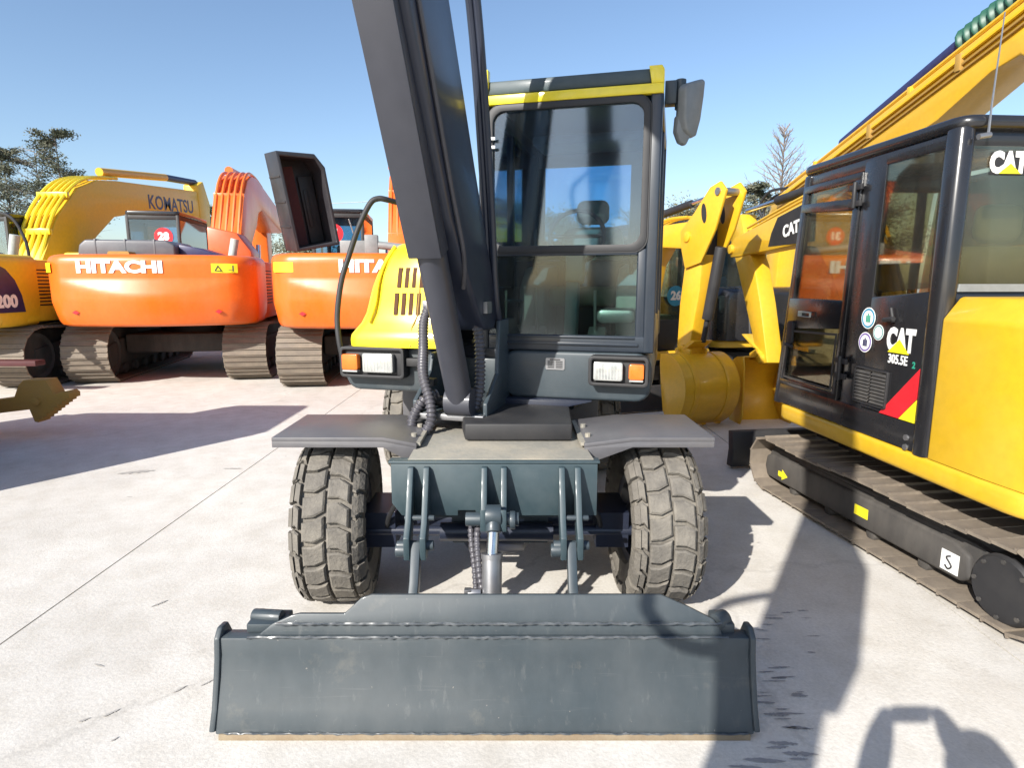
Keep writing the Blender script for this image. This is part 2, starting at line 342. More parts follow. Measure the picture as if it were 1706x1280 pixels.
# tyres
def tyre_mesh():
    m = MB(); Rr = .395; hw = .155
    prof = [(-.13, .225), (-.150, .235), (-.165, .28), (-.168, .32), (-.160, .36), (-.138, .385), (-.07, .393), (0, Rr), (.07, .393), (.138, .385), (.160, .36), (.168, .32), (.165, .28), (.150, .235), (.13, .225)]
    m.lathe(prof, 'x', n=64)
    rows = 22; cols = [-.162, -.112, .002, .115, .162]; shift = [.0, .012, -.014, .012, .0]
    def rr(x): return .393 - .010 * (abs(x) / .155) ** 3 * 1.4
    for r_ in range(rows):
        for c in range(4):
            st = (r_ + (.5 if c % 2 else 0)) * 2 * math.pi / rows; pit = 2 * math.pi / rows; gp = .048 / 2
            x0, x1 = cols[c] + .006, cols[c + 1] - .006; s0, s1 = shift[c] / .4, shift[c + 1] / .4
            j = lambda: (rnd.random() - .5) * .03
            xm = (x0 + x1) / 2
            q = [(x0, st + s0 + gp + j()), (xm, st + (s0 + s1) / 2 + gp + (.035 if c % 2 else -.035)), (x1, st + s1 + gp + j()), (x1, st + s1 + pit - gp + j()), (xm, st + (s0 + s1) / 2 + pit - gp + (.035 if c % 2 else -.035)), (x0, st + s0 + pit - gp + j())]
            hgt = .028 + (rnd.random() - .5) * .010; vs = []
            for lv, ins in ((-.012, 0), (hgt * .75, .0), (hgt, .005)):
                cx = sum(p[0] for p in q) / 6; ca = sum(p[1] for p in q) / 6
                for (x, a) in q:
                    xx = x + (cx - x) * ins / .03; aa = a + (ca - a) * ins / .03; rad = rr(xx) + lv - (.012 if c in (0, 3) and abs(xx) > .14 and lv > 0 else 0)
                    vs.append((xx, rad * math.cos(aa), rad * math.sin(aa)))
            f = [tuple(range(12, 18))] + [(l * 6 + i, l * 6 + (i + 1) % 6, l * 6 + 6 + (i + 1) % 6, l * 6 + 6 + i) for l in (0, 1) for i in range(6)]
            m.add(vs, f)
            if c in (0, 3):   # shoulder lug running down the sidewall
                sg = -1 if c == 0 else 1
                vs = []
                for xx, rad in ((.150, .408), (.172, .385), (.178, .335)):
                    for aa in (st + gp + .01, st + pit - gp - .01): vs.append((sg * xx, rad * math.cos(aa), rad * math.sin(aa)))
                for xx, rad in ((.14, .385), (.156, .37), (.165, .33)):
                    for aa in (st + gp + .01, st + pit - gp - .01): vs.append((sg * xx, rad * math.cos(aa), rad * math.sin(aa)))
                m.add(vs, [(0, 1, 3, 2), (2, 3, 5, 4), (0, 2, 8, 6), (2, 4, 10, 8), (1, 7, 9, 3), (3, 9, 11, 5), (4, 5, 11, 10)])
    return m.mesh('tyre', 'tyre', ang=28)
tm = tyre_mesh()
rm = MB().lathe([(-.13, .23), (-.12, .19), (-.06, .17), (-.05, .10), (-.05, 0)], 'x', n=28).lathe([(.13, .23), (.12, .19), (.05, .17), (.04, .10), (.04, 0)], 'x', n=28)
rim_me = rm.mesh('rim', 'slate_dark')
hub_me = MB().lathe([(-.17, 0), (-.17, .055), (-.14, .075), (-.05, .085), (-.04, .13)], 'x', n=20).lathe([(.17, 0), (.17, .055), (.14, .075), (.05, .085), (.04, .13)], 'x', n=20).mesh('hub', 'fender')
for x, y, a in ((-.905, 3.10, 5), (.735, 3.10, 2), (-.905, 5.35, 0), (.735, 5.35, 0)):
    o = link('tyre', tm, exc, M=W @ Matrix.Translation((x, y, .418)) @ Matrix.Rotation(R(a), 4, 'Z') @ Matrix.Rotation(rnd.random(), 4, 'X'))
    link('rim', rim_me, o); link('hub', hub_me, o)
# fenders: bent plates bolted to the deck edge
def fender(y0, y1, sgn):
    m = MB(W)
    xo, xi, xd = (-1.145, -.615, -.455) if sgn < 0 else (.965, .575, .345)
    zt = .90; th = .020
    m.prism([(xo, zt), (xi, zt), (xd, zt - .03), (xd, zt - .03 + th), (xi, zt + th), (xo, zt + th)], 'y', y0, y1)
    m.prism([(xo, zt + .0), (xi, zt + .0), (xd, zt - .03), (xd - sgn * -.02, zt - .11), (xi, zt - .030), (xo, zt - .030)], 'y', y0 + .001, y0 + .016)
    f = m.build('fender', 'fender', exc, .003)
    b = MB(W)
    for k in range(2):
        y = y0 + .12 + k * .2; b.cyl((xd + sgn * .03, y, zt - .012), (xd + sgn * .03, y, zt + .012), .014, n=8)
    b.box(xd - .03 if sgn < 0 else xd - .015, y0 + .02, zt - .026, xd + .015 if sgn < 0 else xd + .03, y1 - .02, zt - .009)
    b.build('fender_bolt', 'deck', f)
fender(2.84, 3.36, -1); fender(2.84, 3.36, 1); fender(5.05, 5.65, -1); fender(5.05, 5.65, 1)
st = MB(W)
for q in ([(-.98, 4.5, .95), (-.62, 3.95, .99), (-.45, 3.6, .88)], [(.86, 4.35, .95), (.62, 3.95, .97), (.36, 3.7, .9)]): MB(W).tube(q, .028, 6).build('brace', 'slate', chassis)
for q in ((-.78, 4.3, .62, -.42, 5.0, .96), (.30, 3.9, .62, .56, 5.0, .97)): MB(W).box(*q).build('tool_box', 'fender', chassis, .01)
# swing bearing and boom nose
MB(W).lathe([(.84, .0), (.84, .55), (.94, .55), (.94, .48), (1.02, .48), (1.02, 0)], 'z', (.02, 4.45, 0), 40).build('swing_bearing', 'slate_dark', exc)
MB(W).prism([(-.235, 2.98), (.30, 2.98), (.34, 3.7), (-.34, 3.7)], 'z', .868, .955).build('swing_nose', 'black', exc, .012)  # black paint puts the boom's shadow into the nose's colour
# dozer blade
bl = MB(W)
prof = [(2.0, .018), (2.035, .10), (2.07, .20), (2.09, .28), (2.095, .345), (2.16, .345), (2.16, .28), (2.13, .18), (2.10, .018)]
bl.prism(prof, 'x', -1.085, .885)
bl.prism([(2.02, .31), (2.12, .37), (2.20, .37), (2.18, .24), (2.12, .2)], 'x', -1.085, .885) if False else None
blade = bl.build('dozer_blade', 'slate_dusty', exc, .008)
MB(W).prism([(1.994, .0), (1.998, .022), (2.11, .022), (2.11, .0)], 'x', -1.07, .87).build('cutting_edge', 'edge', blade, .003)
for x0, x1 in ((-1.105, -1.083), (.883, .905)):
    MB(W).prism([(1.997, .03), (2.04, .015), (2.18, .02), (2.22, .28), (2.17, .37), (2.12, .375), (2.088, .345), (2.078, .27), (2.06, .2), (2.03, .10)], 'x', x0, x1).build('end_plate', 'slate_dusty', blade, .006)
T_up = W @ Matrix.Translation((0, 2.115, .33)) @ Matrix.Rotation(R(-14), 4, 'X')
up = MB(T_up)
up.prism([(-.97, .0), (-.90, .055), (-.83, .085), (-.80, .092), (-.63, .092), (-.605, .115), (-.57, .148), (-.53, .162), (.56, .162), (.66, .12), (.76, .07), (.80, .0)], 'y', 0, .022)
up.build('upper_plate', 'slate_dusty', blade, .006)
wd = MB(W)
for (y, z, x0, x1) in ((2.088, .352, -.98, .80), (2.108, .395, -.88, .78), (1.998, .026, -1.05, .86)):
    pts = [(x0 + (x1 - x0) * k / 120, y + rnd.uniform(-.0015, .0015), z + rnd.uniform(-.002, .002)) for k in range(121)]
    wd.tube(pts, lambda i: (.0042 if z > .1 else .0022) + .003 * rnd.random() ** 2, 6)
wd.build('weld_bead', 'weld', blade)
ls = MB(W)
ls.cyl((-1.0, 2.20, .375), (-.88, 2.18, .38), .028); ls.box(-1.0, 2.13, .345, -.86, 2.24, .38); ls.build('shackle', 'slate_dusty', blade, .012)
ls = MB(W); ls.cyl((.77, 2.15, .375), (.82, 2.18, .38), .034); ls.box(.77, 2.13, .33, .84, 2.24, .38); ls.build('shackle', 'slate_dusty', blade, .012)
for x in (-.415, .258):
    m = MB(W); m.prism([(2.53, .53), (2.50, .545), (2.42, .40), (2.22, .20), (2.13, .12), (2.14, .05), (2.27, .12), (2.48, .38)], 'x', x - .02, x + .02)
    m.cyl((x - .09, 2.515, .50), (x + .03, 2.515, .50), .03); m.build('push_arm', 'slate', blade, .006)
cy = MB(W); cy.cyl((-.085, 2.33, .12), (-.085, 2.45, .505), .043, n=20); cy.cyl((-.085, 2.447, .495), (-.085, 2.452, .515), .047, n=20)
cyl_ = cy.build('blade_cylinder', 'steel', exc)
r_ = MB(W); r_.cyl((-.085, 2.45, .505), (-.078, 2.50, .64), .026, n=16); r_.build('cylinder_rod', 'chrome', cyl_)
r_ = MB(W); r_.cyl((-.115, 2.51, .66), (-.045, 2.51, .66), .047, n=20); r_.cyl((-.08, 2.47, .60), (-.08, 2.51, .66), .035, n=14)
r_.cyl((-.01, 2.51, .64), (.015, 2.51, .64), .04, n=14); r_.build('cylinder_eye', 'slate', cyl_, .006)
r_ = MB(W); r_.cyl((-.185, 2.40, .36), (-.13, 2.40, .36), .022, n=6); r_.cyl((-.185, 2.40, .36), (-.185, 2.38, .14), .012); r_.box(-.2, 2.385, .34, -.17, 2.415, .38); r_.build('hose_fitting', 'steel', cyl_, .003)
def hose(name, pts, r, parent, T, m='hose', ribs=True, n=10, pitch=.022):
    P = spline(pts, 12); L = sum((P[i + 1] - P[i]).length for i in range(len(P) - 1)); k = max(8, int(L / (pitch / 5))) if ribs else len(P)
    if ribs:   # resample evenly so that the spiral guard shows as ribs
        acc = [0]
        for i in range(len(P) - 1): acc.append(acc[-1] + (P[i + 1] - P[i]).length)
        Q = []; j = 0
        for q in range(k + 1):
            d = L * q / k
            while j < len(P) - 2 and acc[j + 1] < d: j += 1
            Q.append(P[j].lerp(P[j + 1], (d - acc[j]) / max(1e-6, acc[j + 1] - acc[j])))
        return MB(T).tube(Q, lambda i: r * (1 + .16 * math.sin(2 * math.pi * i / 5.0)), n).build(name, m, parent, ang=60)
    return MB(T).tube(P, r, n).build(name, m, parent)
hose('hydraulic_hose', [(-.12, 2.62, .60), (-.15, 2.52, .58), (-.14, 2.44, .45), (-.12, 2.40, .30), (-.14, 2.36, .12)], .014, cyl_, W)
hose('hydraulic_hose', [(-.17, 2.64, .61), (-.18, 2.55, .57), (-.16, 2.48, .42), (-.15, 2.42, .32)], .013, cyl_, W)
hose('brake_hose', [(-.50, 2.74, .70), (-.60, 2.86, .52), (-.64, 2.95, .40), (-.70, 3.0, .42)], .012, chassis, W, 'rubber', False)
hose('brake_hose', [(.32, 2.74, .70), (.42, 2.86, .52), (.46, 2.95, .40), (.55, 3.0, .42)], .012, chassis, W, 'rubber', False)

# --- upper structure (u right, v back, z up)
def mk_bumper(u0, u1):
    m = MB(U); m.prism(rrect(u0, .985, u1, 1.262, .09, 5), 'y', 0.0, .6); return m
mk_bumper(-.935, -.31).build('front_cowl', 'slate_dusty', exc, .02, 3)
mk_bumper(.085, .94).build('front_cowl', 'slate', exc, .02, 3)
fl = MB(U); fl.box(-.90, .35, .99, .92, 2.1, 1.24); fl.prism([(.09, .985), (.62, .985), (.30, .90), (.09, .90)], 'y', -.05, .5); fl.build('floor_frame', 'slate_dark', exc, .01)
MB(U).prism(rrect(-.92, 0.8, .92, 2.15, .35, 6), 'z', 1.0, 1.8).build('counterweight', 'slate_dark', exc, .03)
def headlight(u0, u1, z0, z1, flip):
    m = MB(U); o = rrect(u0, z0, u1, z1, .025); i_ = rrect(u0 + .018, z0 + .018, u1 - .018, z1 - .018, .015)
    m.ring(o, i_, 'y', -.085, .02); m.prism(rrect(u0 + .016, z0 + .016, u1 - .016, z1 - .016, .015), 'y', -.055, -.02); h = m.build('light_box', 'black', exc, .004)
    L = u1 - u0; a = (u0 + L * .05, u0 + L * .30) if flip else (u0 + L * .68, u0 + L * .93); b_ = (u0 + L * .37, u0 + L * .84) if flip else (u0 + L * .09, u0 + L * .58)
    zc = (z0 + z1) / 2; hh = (z1 - z0) * .31
    m = MB(U); m.prism(rrect(b_[0], zc - hh, b_[1], zc + hh, .012), 'y', -.095, -.056); hd = m.build('headlight', 'lamp', h, .006)
    m = MB(U)
    for k in range(9): x = b_[0] + .012 + (b_[1] - b_[0] - .024) * k / 8; m.box(x - .0015, -.0965, zc - hh + .008, x + .0015, -.0952, zc + hh - .008)
    m.build('lens_rib', 'pale', hd)
    m = MB(U); m.prism(rrect(a[0], zc - hh * .8, a[1], zc + hh * .85, .012), 'y', -.10, -.056); ind = m.build('indicator', 'indic', h, .006)
    m = MB(U); m.box(a[0] + .004, -.098, zc - hh * 1.0, a[1] - .004, -.057, zc - hh * .82); m.build('reflector', 'lamp', ind)
headlight(-.925, -.50, 1.075, 1.262, True); headlight(.60, .925, 1.085, 1.25, False)
m = MB(U); m.box(-.50, -.06, 1.15, -.40, .0, 1.20); m.build('lamp_bracket', 'black', exc, .006)
np_ = MB(U); np_.prism(rrect(.345, 1.155, .455, 1.222, .008), 'y', -.006, .0); npo = np_.build('name_plate', 'steel', exc)
np_ = MB(U)
for k in range(4): np_.box(.357, -.0078, 1.166 + k * .011, .395, -.0063, 1.172 + k * .011); np_.box(.405, -.0078, 1.166 + k * .011, .443, -.0063, 1.172 + k * .011)
np_.box(.37, -.0078, 1.210, .43, -.0063, 1.217); np_.build('plate_print', 'black', npo)
# yellow engine hood: swept shell with a flared foot
prof_z = [1.262, 1.30, 1.33, 1.36, 1.40, 1.46, 1.54, 1.62, 1.70, 1.78, 1.84, 1.88, 1.905]
prof_u = [-.895, -.895, -.89, -.87, -.84, -.815, -.795, -.775, -.745, -.71, -.675, -.635, -.575]
prof_v = [-.05, -.055, -.05, -.035, -.012, .01, .022, .030, .042, .065, .095, .14, .21]
cols_ = [('s', 1.5), ('s', .9), ('s', .25), ('c', 0), ('c', 1), ('c', 2), ('c', 3), ('c', 4), ('f', .15), ('f', .3), ('f', .5), ('f', .75), ('f', 1)]
vs = []
for z, u_, v_ in zip(prof_z, prof_u, prof_v):
    rc = .085
    for k, a in cols_:
        if k == 's': vs.append((u_, v_ + rc + (a - .1), z))
        elif k == 'c': t = R(90) * a / 4; vs.append((u_ + rc - rc * math.cos(t), v_ + rc - rc * math.sin(t), z))
        else: vs.append((u_ + rc + (-.19 - u_ - rc) * a, v_ - .0 - .02 * math.sin(math.pi * a), z))
nc = len(cols_); m = MB(U)
m.add(vs, [(j * nc + i, j * nc + i + 1, (j + 1) * nc + i + 1, (j + 1) * nc + i) for j in range(len(prof_z) - 1) for i in range(nc - 1)])
m.add([(-.19, .19, 1.905), (-.19, 1.6, 1.96), (-.5, 1.6, 1.96), (-.575, .21, 1.905), (-.575, 1.5, 1.93)], [(0, 3, 4, 2, 1)])
hood = m.build('engine_hood', 'lemon', exc, ang=50)
def hood_v(z):
    for k in range(len(prof_z) - 1):
        if prof_z[k] <= z <= prof_z[k + 1]:
            t = (z - prof_z[k]) / (prof_z[k + 1] - prof_z[k]); return prof_v[k] + (prof_v[k + 1] - prof_v[k]) * t
    return prof_v[-1]
# shoulder crease strip
m = MB(U); pts = [(-.655, hood_v(1.865) - .0, 1.865), (-.70, hood_v(1.78), 1.76), (-.728, hood_v(1.65) - .006, 1.65), (-.745, hood_v(1.5) - .008, 1.52), (-.775, hood_v(1.40) - .01, 1.41)]
m.tube([(p[0] + .03, p[1] - .008, p[2]) for p in spline(pts, 6)], .012, 8); m.build('hood_crease', 'lemon', hood)
m = MB(U)
for row in ((1.618, 1.735), (1.455, 1.585)):
    for k in range(4):
        u0 = -.572 + k * .048 - (.018 if row[0] < 1.6 else 0)
        lo = [(u0, row[0]), (u0 + .024, row[0] + .0), (u0 + .030, row[1]), (u0 + .006, row[1])]
        for side in (0,):
            ptsf = [(p[0], hood_v(p[1]) - .023, p[1]) for p in lo]; ptsb = [(p[0], hood_v(p[1]) + .01, p[1]) for p in lo]
            m.add(ptsf + ptsb, [(0, 1, 2, 3), (7, 6, 5, 4), (0, 4, 5, 1), (1, 5, 6, 2), (2, 6, 7, 3), (3, 7, 4, 0)])
m.build('air_slot', 'slot', hood)
m = MB(U); m.tube([(u_, hood_v(z) - .021, z) for u_, z in ((-.42, 1.77), (-.425, 1.6), (-.435, 1.45), (-.46, 1.38), (-.462, 1.27))], .004, 6); m.build('hood_seam', 'ochre', hood)
m = MB(U); m.box(-.535, .092, 1.812, -.42, .10, 1.838); m.build('hood_label', 'white', hood); 
m = MB(U); m.prism([(-.575, 1.825), (-.56, 1.812), (-.545, 1.825), (-.56, 1.838)], 'y', .09, .10); m.build('hood_latch', 'grey', hood)
# handrail
hr = MB(U)
P = [(-.935, -.02, 1.16), (-.96, -.02, 1.30), (-.975, .0, 1.45), (-.955, .03, 1.65), (-.915, .06, 1.80), (-.855, .09, 1.98), (-.79, .12, 2.12), (-.745, .14, 2.155), (-.69, .18, 2.15), (-.58, .35, 2.12), (-.45, .6, 2.10), (-.42, .7, 2.05), (-.42, .75, 1.90)]
hr.tube(spline(P, 6), .0175, 10); hr.build('handrail', 'black', exc)
# boom bracket
bk = MB(U)
for u0, u1, top in ((-.30, -.275, 1.25), (.095, .12, 1.44)):
    bk.prism([(.45, .93), (-.42, .93), (-.42, 1.02), (-.2, 1.15), (-.16, top), (.15, top), (.45, 1.25)], 'x', u0, u1)
bk.box(-.272, -.44, .945, .092, .4, .965)
bk.box(-.272, .2, .965, .092, .24, 1.18); bk.build('boom_bracket', 'slate', exc, .006)
m = MB(U); m.box(-.29, -.46, .93, .11, -.42, .962); m.build('bracket_step', 'steel', exc, .004)
m = MB(U); m.box(-.2, .6, 1.1, .1, .7, 1.36); m.box(-.27, .5, 1.24, .08, .62, 1.27); m.build('valve_block', 'deck', exc, .01)
# boom (profile in v,z; swept plates with a soft edge)
BU0, BU1 = -.115, .095
boom_prof = [(-.46, 1.47), (-.36, 1.40), (-.19, 1.39), (-.12, 1.46), (-.23, 1.72), (-.50, 2.20), (-.82, 2.80), (-1.22, 3.52), (-1.62, 4.02), (-2.2, 4.42), (-3.92, 4.80), (-4.04, 4.72), (-4.02, 4.56), (-2.35, 4.05), (-1.90, 3.72), (-1.58, 3.25), (-1.22, 2.56), (-.86, 1.92)]
m = MB(U); m.prism(boom_prof, 'x', BU0, BU1); boom = m.build('boom', 'slate_dark', exc, .022, 3)
# cylinder with its guard channel
d0 = Vector((0, -.44, 1.03)); d1 = Vector((0, -1.44, 3.10)); dd = (d1 - d0).normalized()
cc = Vector((-.02, 0, 0))
m = MB(U); m.cyl(cc + d0, cc + d0 + dd * 1.35, .068, n=24); m.cyl(cc + d0 - Vector((.07, 0, 0)), cc + d0 + Vector((.07, 0, 0)), .075, n=20); cylb = m.build('boom_cylinder', 'boom_under', exc)
m = MB(U); m.cyl(cc + d0 + dd * 1.35, cc + d1, .04); m.build('cylinder_rod', 'chrome', cylb)
gd = MB(U); nrm = Vector((0, -dd.z, dd.y))
def chan(t0, t1, hw_, dep, off):
    for (a0, a1, q0, q1) in ((-hw_, hw_, off, off + .012), (-hw_, -hw_ + .012, off - dep, off), (hw_ - .012, hw_, off - dep, off)):
        vs = []
        for t in (t0, t1):
            b0 = d0 + dd * t
            for a in (a0, a1):
                for q in (q0, q1): p = b0 + nrm * q; vs.append((cc.x + a, p.y, p.z))
        gd.add(vs, [(0, 1, 3, 2), (4, 6, 7, 5), (0, 4, 5, 1), (2, 3, 7, 6), (0, 2, 6, 4), (1, 5, 7, 3)])
chan(.84, 2.40, .078, .09, .072)
gd.build('cylinder_guard', 'boom_under', exc, .004)
m = MB(U); m.tube(spline([(.06, -.60, 1.62), (.105, -.72, 1.78), (.105, -.90, 2.10), (.103, -1.30, 2.9), (.10, -1.45, 3.2)], 6), .010, 8); m.build('grease_line', 'hose', boom)
# pressure pipes along the back of the boom
pp = MB(U)
for u_ in (.065, .10): pp.tube(spline([(u_, -.10, 1.40), (u_, -.19, 1.60), (u_, -.28, 2.15), (u_, -.47, 2.92), (u_, -.80, 3.5), (u_, -1.3, 4.0)], 6), .020, 10)
pp.build('pressure_pipe', 'slate_dark', boom)
m = MB(U); m.box(.097, -.40, 1.49, .118, -.32, 1.55); m.build('pipe_clamp', 'steel', boom)
UA = U @ Matrix.Translation((.05, -.42, 0))
# arm, link and bucket, folded down behind the photographer
m = MB(UA); m.prism([(-3.42, 4.92), (-3.30, 4.60), (-3.62, 4.50), (-4.42, 2.20), (-4.62, 1.45), (-4.75, 1.45), (-4.78, 1.60), (-4.62, 2.30), (-3.98, 4.52), (-3.72, 5.0)], 'x', -.12, .17); arm = m.build('arm', 'slate_dark', exc, .02)
MB(UA).prism([(-4.0, 3.35), (-4.1, 3.2), (-4.28, 2.6), (-4.40, 2.45), (-4.5, 2.75), (-4.3, 3.3)], 'x', .171, .27).build('shadow_bracket', 'slate_dark', arm, .02)  # unseen bracket, added to give the arm's ground shadow its bulge
m = MB(UA); m.cyl((-.01, -2.1, 4.55), (-.01, -3.1, 4.98), .055); m.build('arm_cylinder', 'slate', exc)
m = MB(UA); m.cyl((-.01, -3.1, 4.98), (-.01, -3.55, 5.0), .03); m.build('cylinder_rod', 'chrome', boom)
hose('arm_hose', [(-1.42, -1.0, 3.05), (-1.56, -.84, 2.85), (-1.52, -.74, 2.62), (-1.38, -.58, 2.44), (-1.19, -.44, 2.24), (-1.05, -.40, 2.17), (-1.02, -.56, 2.28), (-1.14, -.92, 2.42), (-1.30, -1.06, 2.46)], .027, arm, W, ribs=False)
m = MB(UA); bw = .34
bp = [(-4.62, 1.50), (-4.9, 1.35), (-5.1, 1.0), (-5.08, .6), (-4.85, .32), (-4.4, .2), (-4.38, .24), (-4.78, .42), (-4.98, .66), (-5.0, 1.0), (-4.82, 1.25), (-4.6, 1.38)]
m.prism(bp, 'x', -bw, bw)
for u0 in (-bw - .02, bw): m.prism([(-4.62, 1.50), (-4.9, 1.35), (-5.1, 1.0), (-5.08, .6), (-4.85, .32), (-4.4, .2), (-4.5, .8)], 'x', u0, u0 + .02)
bk_ = m.build('bucket', 'slate', exc, .006)
for k in range(5): u0 = -.31 + k * .155; MB(UA).prism([(-4.45, .19), (-4.22, .17), (-4.20, .20), (-4.45, .27)], 'x', u0 - .03, u0 + .03).build('bucket_tooth', 'steel', bk_)
# hoses at the foot of the boom
hose('boom_hose', [(-.33, -.10, 1.50), (-.335, -.16, 1.42), (-.29, -.28, 1.28), (-.235, -.42, 1.16), (-.175, -.48, 1.03), (-.165, -.50, .93), (-.20, -.53, .865), (-.255, -.52, .86), (-.275, -.48, .93), (-.24, -.42, 1.02), (-.18, -.36, 1.05)], .026, exc, U)
hose('boom_hose', [(.045, -.38, 1.50), (.06, -.36, 1.36), (.065, -.36, 1.20), (.06, -.37, 1.08), (.04, -.38, .98)], .026, exc, U)
m = MB(U); m.box(-.36, -.12, 1.49, -.28, -.04, 1.545); m.box(.02, -.41, 1.47, .07, -.36, 1.53); m.build('hose_elbow', 'steel', exc, .008)
m = MB(U); m.cyl((-.21, -.3, 1.0), (-.12, -.3, 1.0), .03); m.tube(spline([(-.12, -.33, 1.14), (-.02, -.35, 1.05), (.03, -.37, .98)], 6), .025, 8); m.box(-.26, -.36, 1.09, -.2, -.3, 1.13); m.build('pipe_union', 'black', exc, .004)
# --- cab
CZ0, CZ1 = 1.262, 2.66
cb = MB(U)
cb.box(-.05, 0, CZ0, .005, .07, CZ1); cb.box(.885, 0, CZ0, .945, .07, CZ1); cb.box(.84, .004, 1.34, .89, .06, 1.83)
cb.box(-.05, 1.30, CZ0, .01, 1.37, CZ1); cb.box(.885, 1.30, CZ0, .945, 1.37, CZ1)
cb.box(.0, .002, CZ0, .90, .06, 1.355); cb.box(-.045, .07, 1.30, -.02, 1.31, 1.62); cb.box(.92, .07, CZ0, .94, 1.31, 1.45)
cb.box(-.05, .07, 2.58, .0, 1.31, CZ1); cb.box(.89, .07, 2.58, .945, 1.31, CZ1); cb.box(.0, 1.31, CZ0, .90, 1.36, 1.96); cb.box(.0, 1.31, 2.50, .90, 1.36, CZ1)
cb.box(.0, 1.32, 1.9, .06, 1.35, 2.6); cb.box(.70, 1.32, 1.9, .90, 1.35, 2.6); cb.box(-.045, .62, 1.6, -.01, .68, 2.6); cb.box(.9, .75, 1.4, .942, .81, 2.6); cb.box(-.02, .05, CZ0 - .0, .92, 1.33, CZ0 + .03)
cab = cb.build('cab', 'slate_cab', exc, .014, 3)
m = MB(U); m.prism([(-.045, 2.662), (.94, 2.662), (.93, 2.735), (-.03, 2.735)], 'y', .01, 1.37); m.build('cab_roof', 'slate_plate', cab, .015)
m = MB(U); m.prism([(-.052, 2.606), (.948, 2.606), (.948, 2.655), (-.052, 2.655)], 'y', -.012, .03); m.prism([(-.052, 2.655), (-.008, 2.655), (.012, 2.705), (.012, 2.79), (-.01, 2.79), (-.012, 2.72), (-.052, 2.70)], 'y', -.012, .035)
m.prism([(.948, 2.655), (.885, 2.655), (.87, 2.74), (.935, 2.74), (.948, 2.72)], 'y', -.012, .04); m.build('roof_trim', 'lemon', cab, .004)
# windscreen: gasket, upper and lower panes
m = MB(U); m.ring(rrect(.004, 1.812, .886, 2.604, .075, 6), rrect(.036, 1.850, .852, 2.572, .065, 6), 'y', -.008, .03); m.ring(rrect(-.0, 1.805, .895, 2.609, .08, 6), rrect(.003, 1.811, .887, 2.605, .076, 6), 'y', -.004, .02); gas = m.build('window_gasket', 'rubber', cab, .003)
m = MB(U); m.prism(rrect(.03, 1.845, .858, 2.578, .06, 6), 'y', .012, .017); m.build('windscreen', 'window', cab)
m = MB(U); m.box(.005, .012, 1.355, .842, .017, 1.815); m.build('lower_windscreen', 'dark_pane', cab)
m = MB(U); m.box(.01, -.002, 1.795, .842, .024, 1.835); m.build('mullion', 'slate_cab', cab, .004)
m = MB(U); m.box(-.036, .07, 1.62, -.032, .62, 2.58); m.box(-.036, .68, 1.62, -.032, 1.3, 2.58); m.build('side_window', 'window', cab)
m = MB(U); m.box(.926, .07, 1.45, .93, .75, 2.58); m.box(.926, .81, 1.45, .93, 1.3, 2.58); m.build('door_window', 'window', cab)
m = MB(U); m.box(.06, 1.332, 1.96, .70, 1.336, 2.5); m.build('rear_window', 'window', cab)
m = MB(U); m.box(-.01, -.02, 2.36, .018, -.006, 2.445); m.box(.006, -.028, 2.42, .055, -.012, 2.436); m.box(.006, -.028, 2.375, .055, -.012, 2.391); m.build('window_latch', 'white', cab, .003)
m = MB(U); m.box(.02, -.012, 1.30, .86, .0, 1.315); m.box(.02, -.010, 1.34, .84, .004, 1.35); m.build('sill_strip', 'slate_cab', cab, .003)
# interior
m = MB(U); m.prism(rrect(.27, 1.60, .69, 2.02, .08), 'y', .86, .98); m.prism(rrect(.37, 2.04, .59, 2.20, .05), 'y', .88, .96); m.prism(rrect(.26, .45, .70, .95, .06), 'z', 1.50, 1.62); m.build('seat', 'seat', cab, .03, 3)
m = MB(U); m.box(.30, .5, 1.29, .66, .9, 1.5); m.build('seat_base', 'black', cab, .02)
m = MB(U); m.box(.395, .30, 1.29, .475, .40, 1.66, Matrix.Rotation(R(-12), 3, 'X')); m.build('steering_column', 'aqua', cab, .02)
m = MB(U); m.box(.39, .34, 1.64, .50, .46, 1.86, Matrix.Rotation(R(-12), 3, 'X')); m.build('steering_console', 'pale', cab, .02)
m = MB(U); ring_ = [(.44 + .17 * math.cos(a), .46 + .05 * math.sin(a), 1.93 + .16 * math.sin(a)) for a in [2 * math.pi * k / 28 for k in range(28)]]; m.tube(ring_, .014, 8, closed=True); m.cyl((.28, .46, 1.93), (.60, .46, 1.93), .012); m.build('steering_wheel', 'black', cab)
for u0, u1, mm in ((.10, .26, 'grey'), (.70, .86, 'pale')):
    m = MB(U); m.prism([(.35, 1.30), (.35, 1.62), (.5, 1.74), (.98, 1.78), (.98, 1.30)], 'x', u0, u1); m.build('console', mm, cab, .02)
    uc = (u0 + u1) / 2; m = MB(U); m.cyl((uc, .45, 1.70), (uc, .42, 1.90), .012); m.cyl((uc, .42, 1.87), (uc, .415, 1.97), .024); m.build('joystick', 'black', cab)
m = MB(U); m.box(.20, .12, 1.29, .30, .25, 1.36, Matrix.Rotation(R(30), 3, 'X')); m.box(.56, .12, 1.29, .66, .25, 1.36, Matrix.Rotation(R(30), 3, 'X')); m.cyl((.25, .2, 1.34), (.25, .14, 1.62), .010); m.cyl((.6, .2, 1.34), (.6, .14, 1.60), .010); m.build('pedal', 'steel', cab)
m = MB(U); m.prism(rrect(.62, 1.42, .84, 1.50, .035), 'y', .05, .3); m.build('grab_rail', 'steel', cab, .02)
m = MB(U); m.cyl((.08, .1, 1.36), (.08, .1, 1.60), .010); m.cyl((.08, .1, 1.54), (.19, .1, 1.54), .010); m.build('lock_lever', 'chrome', cab)
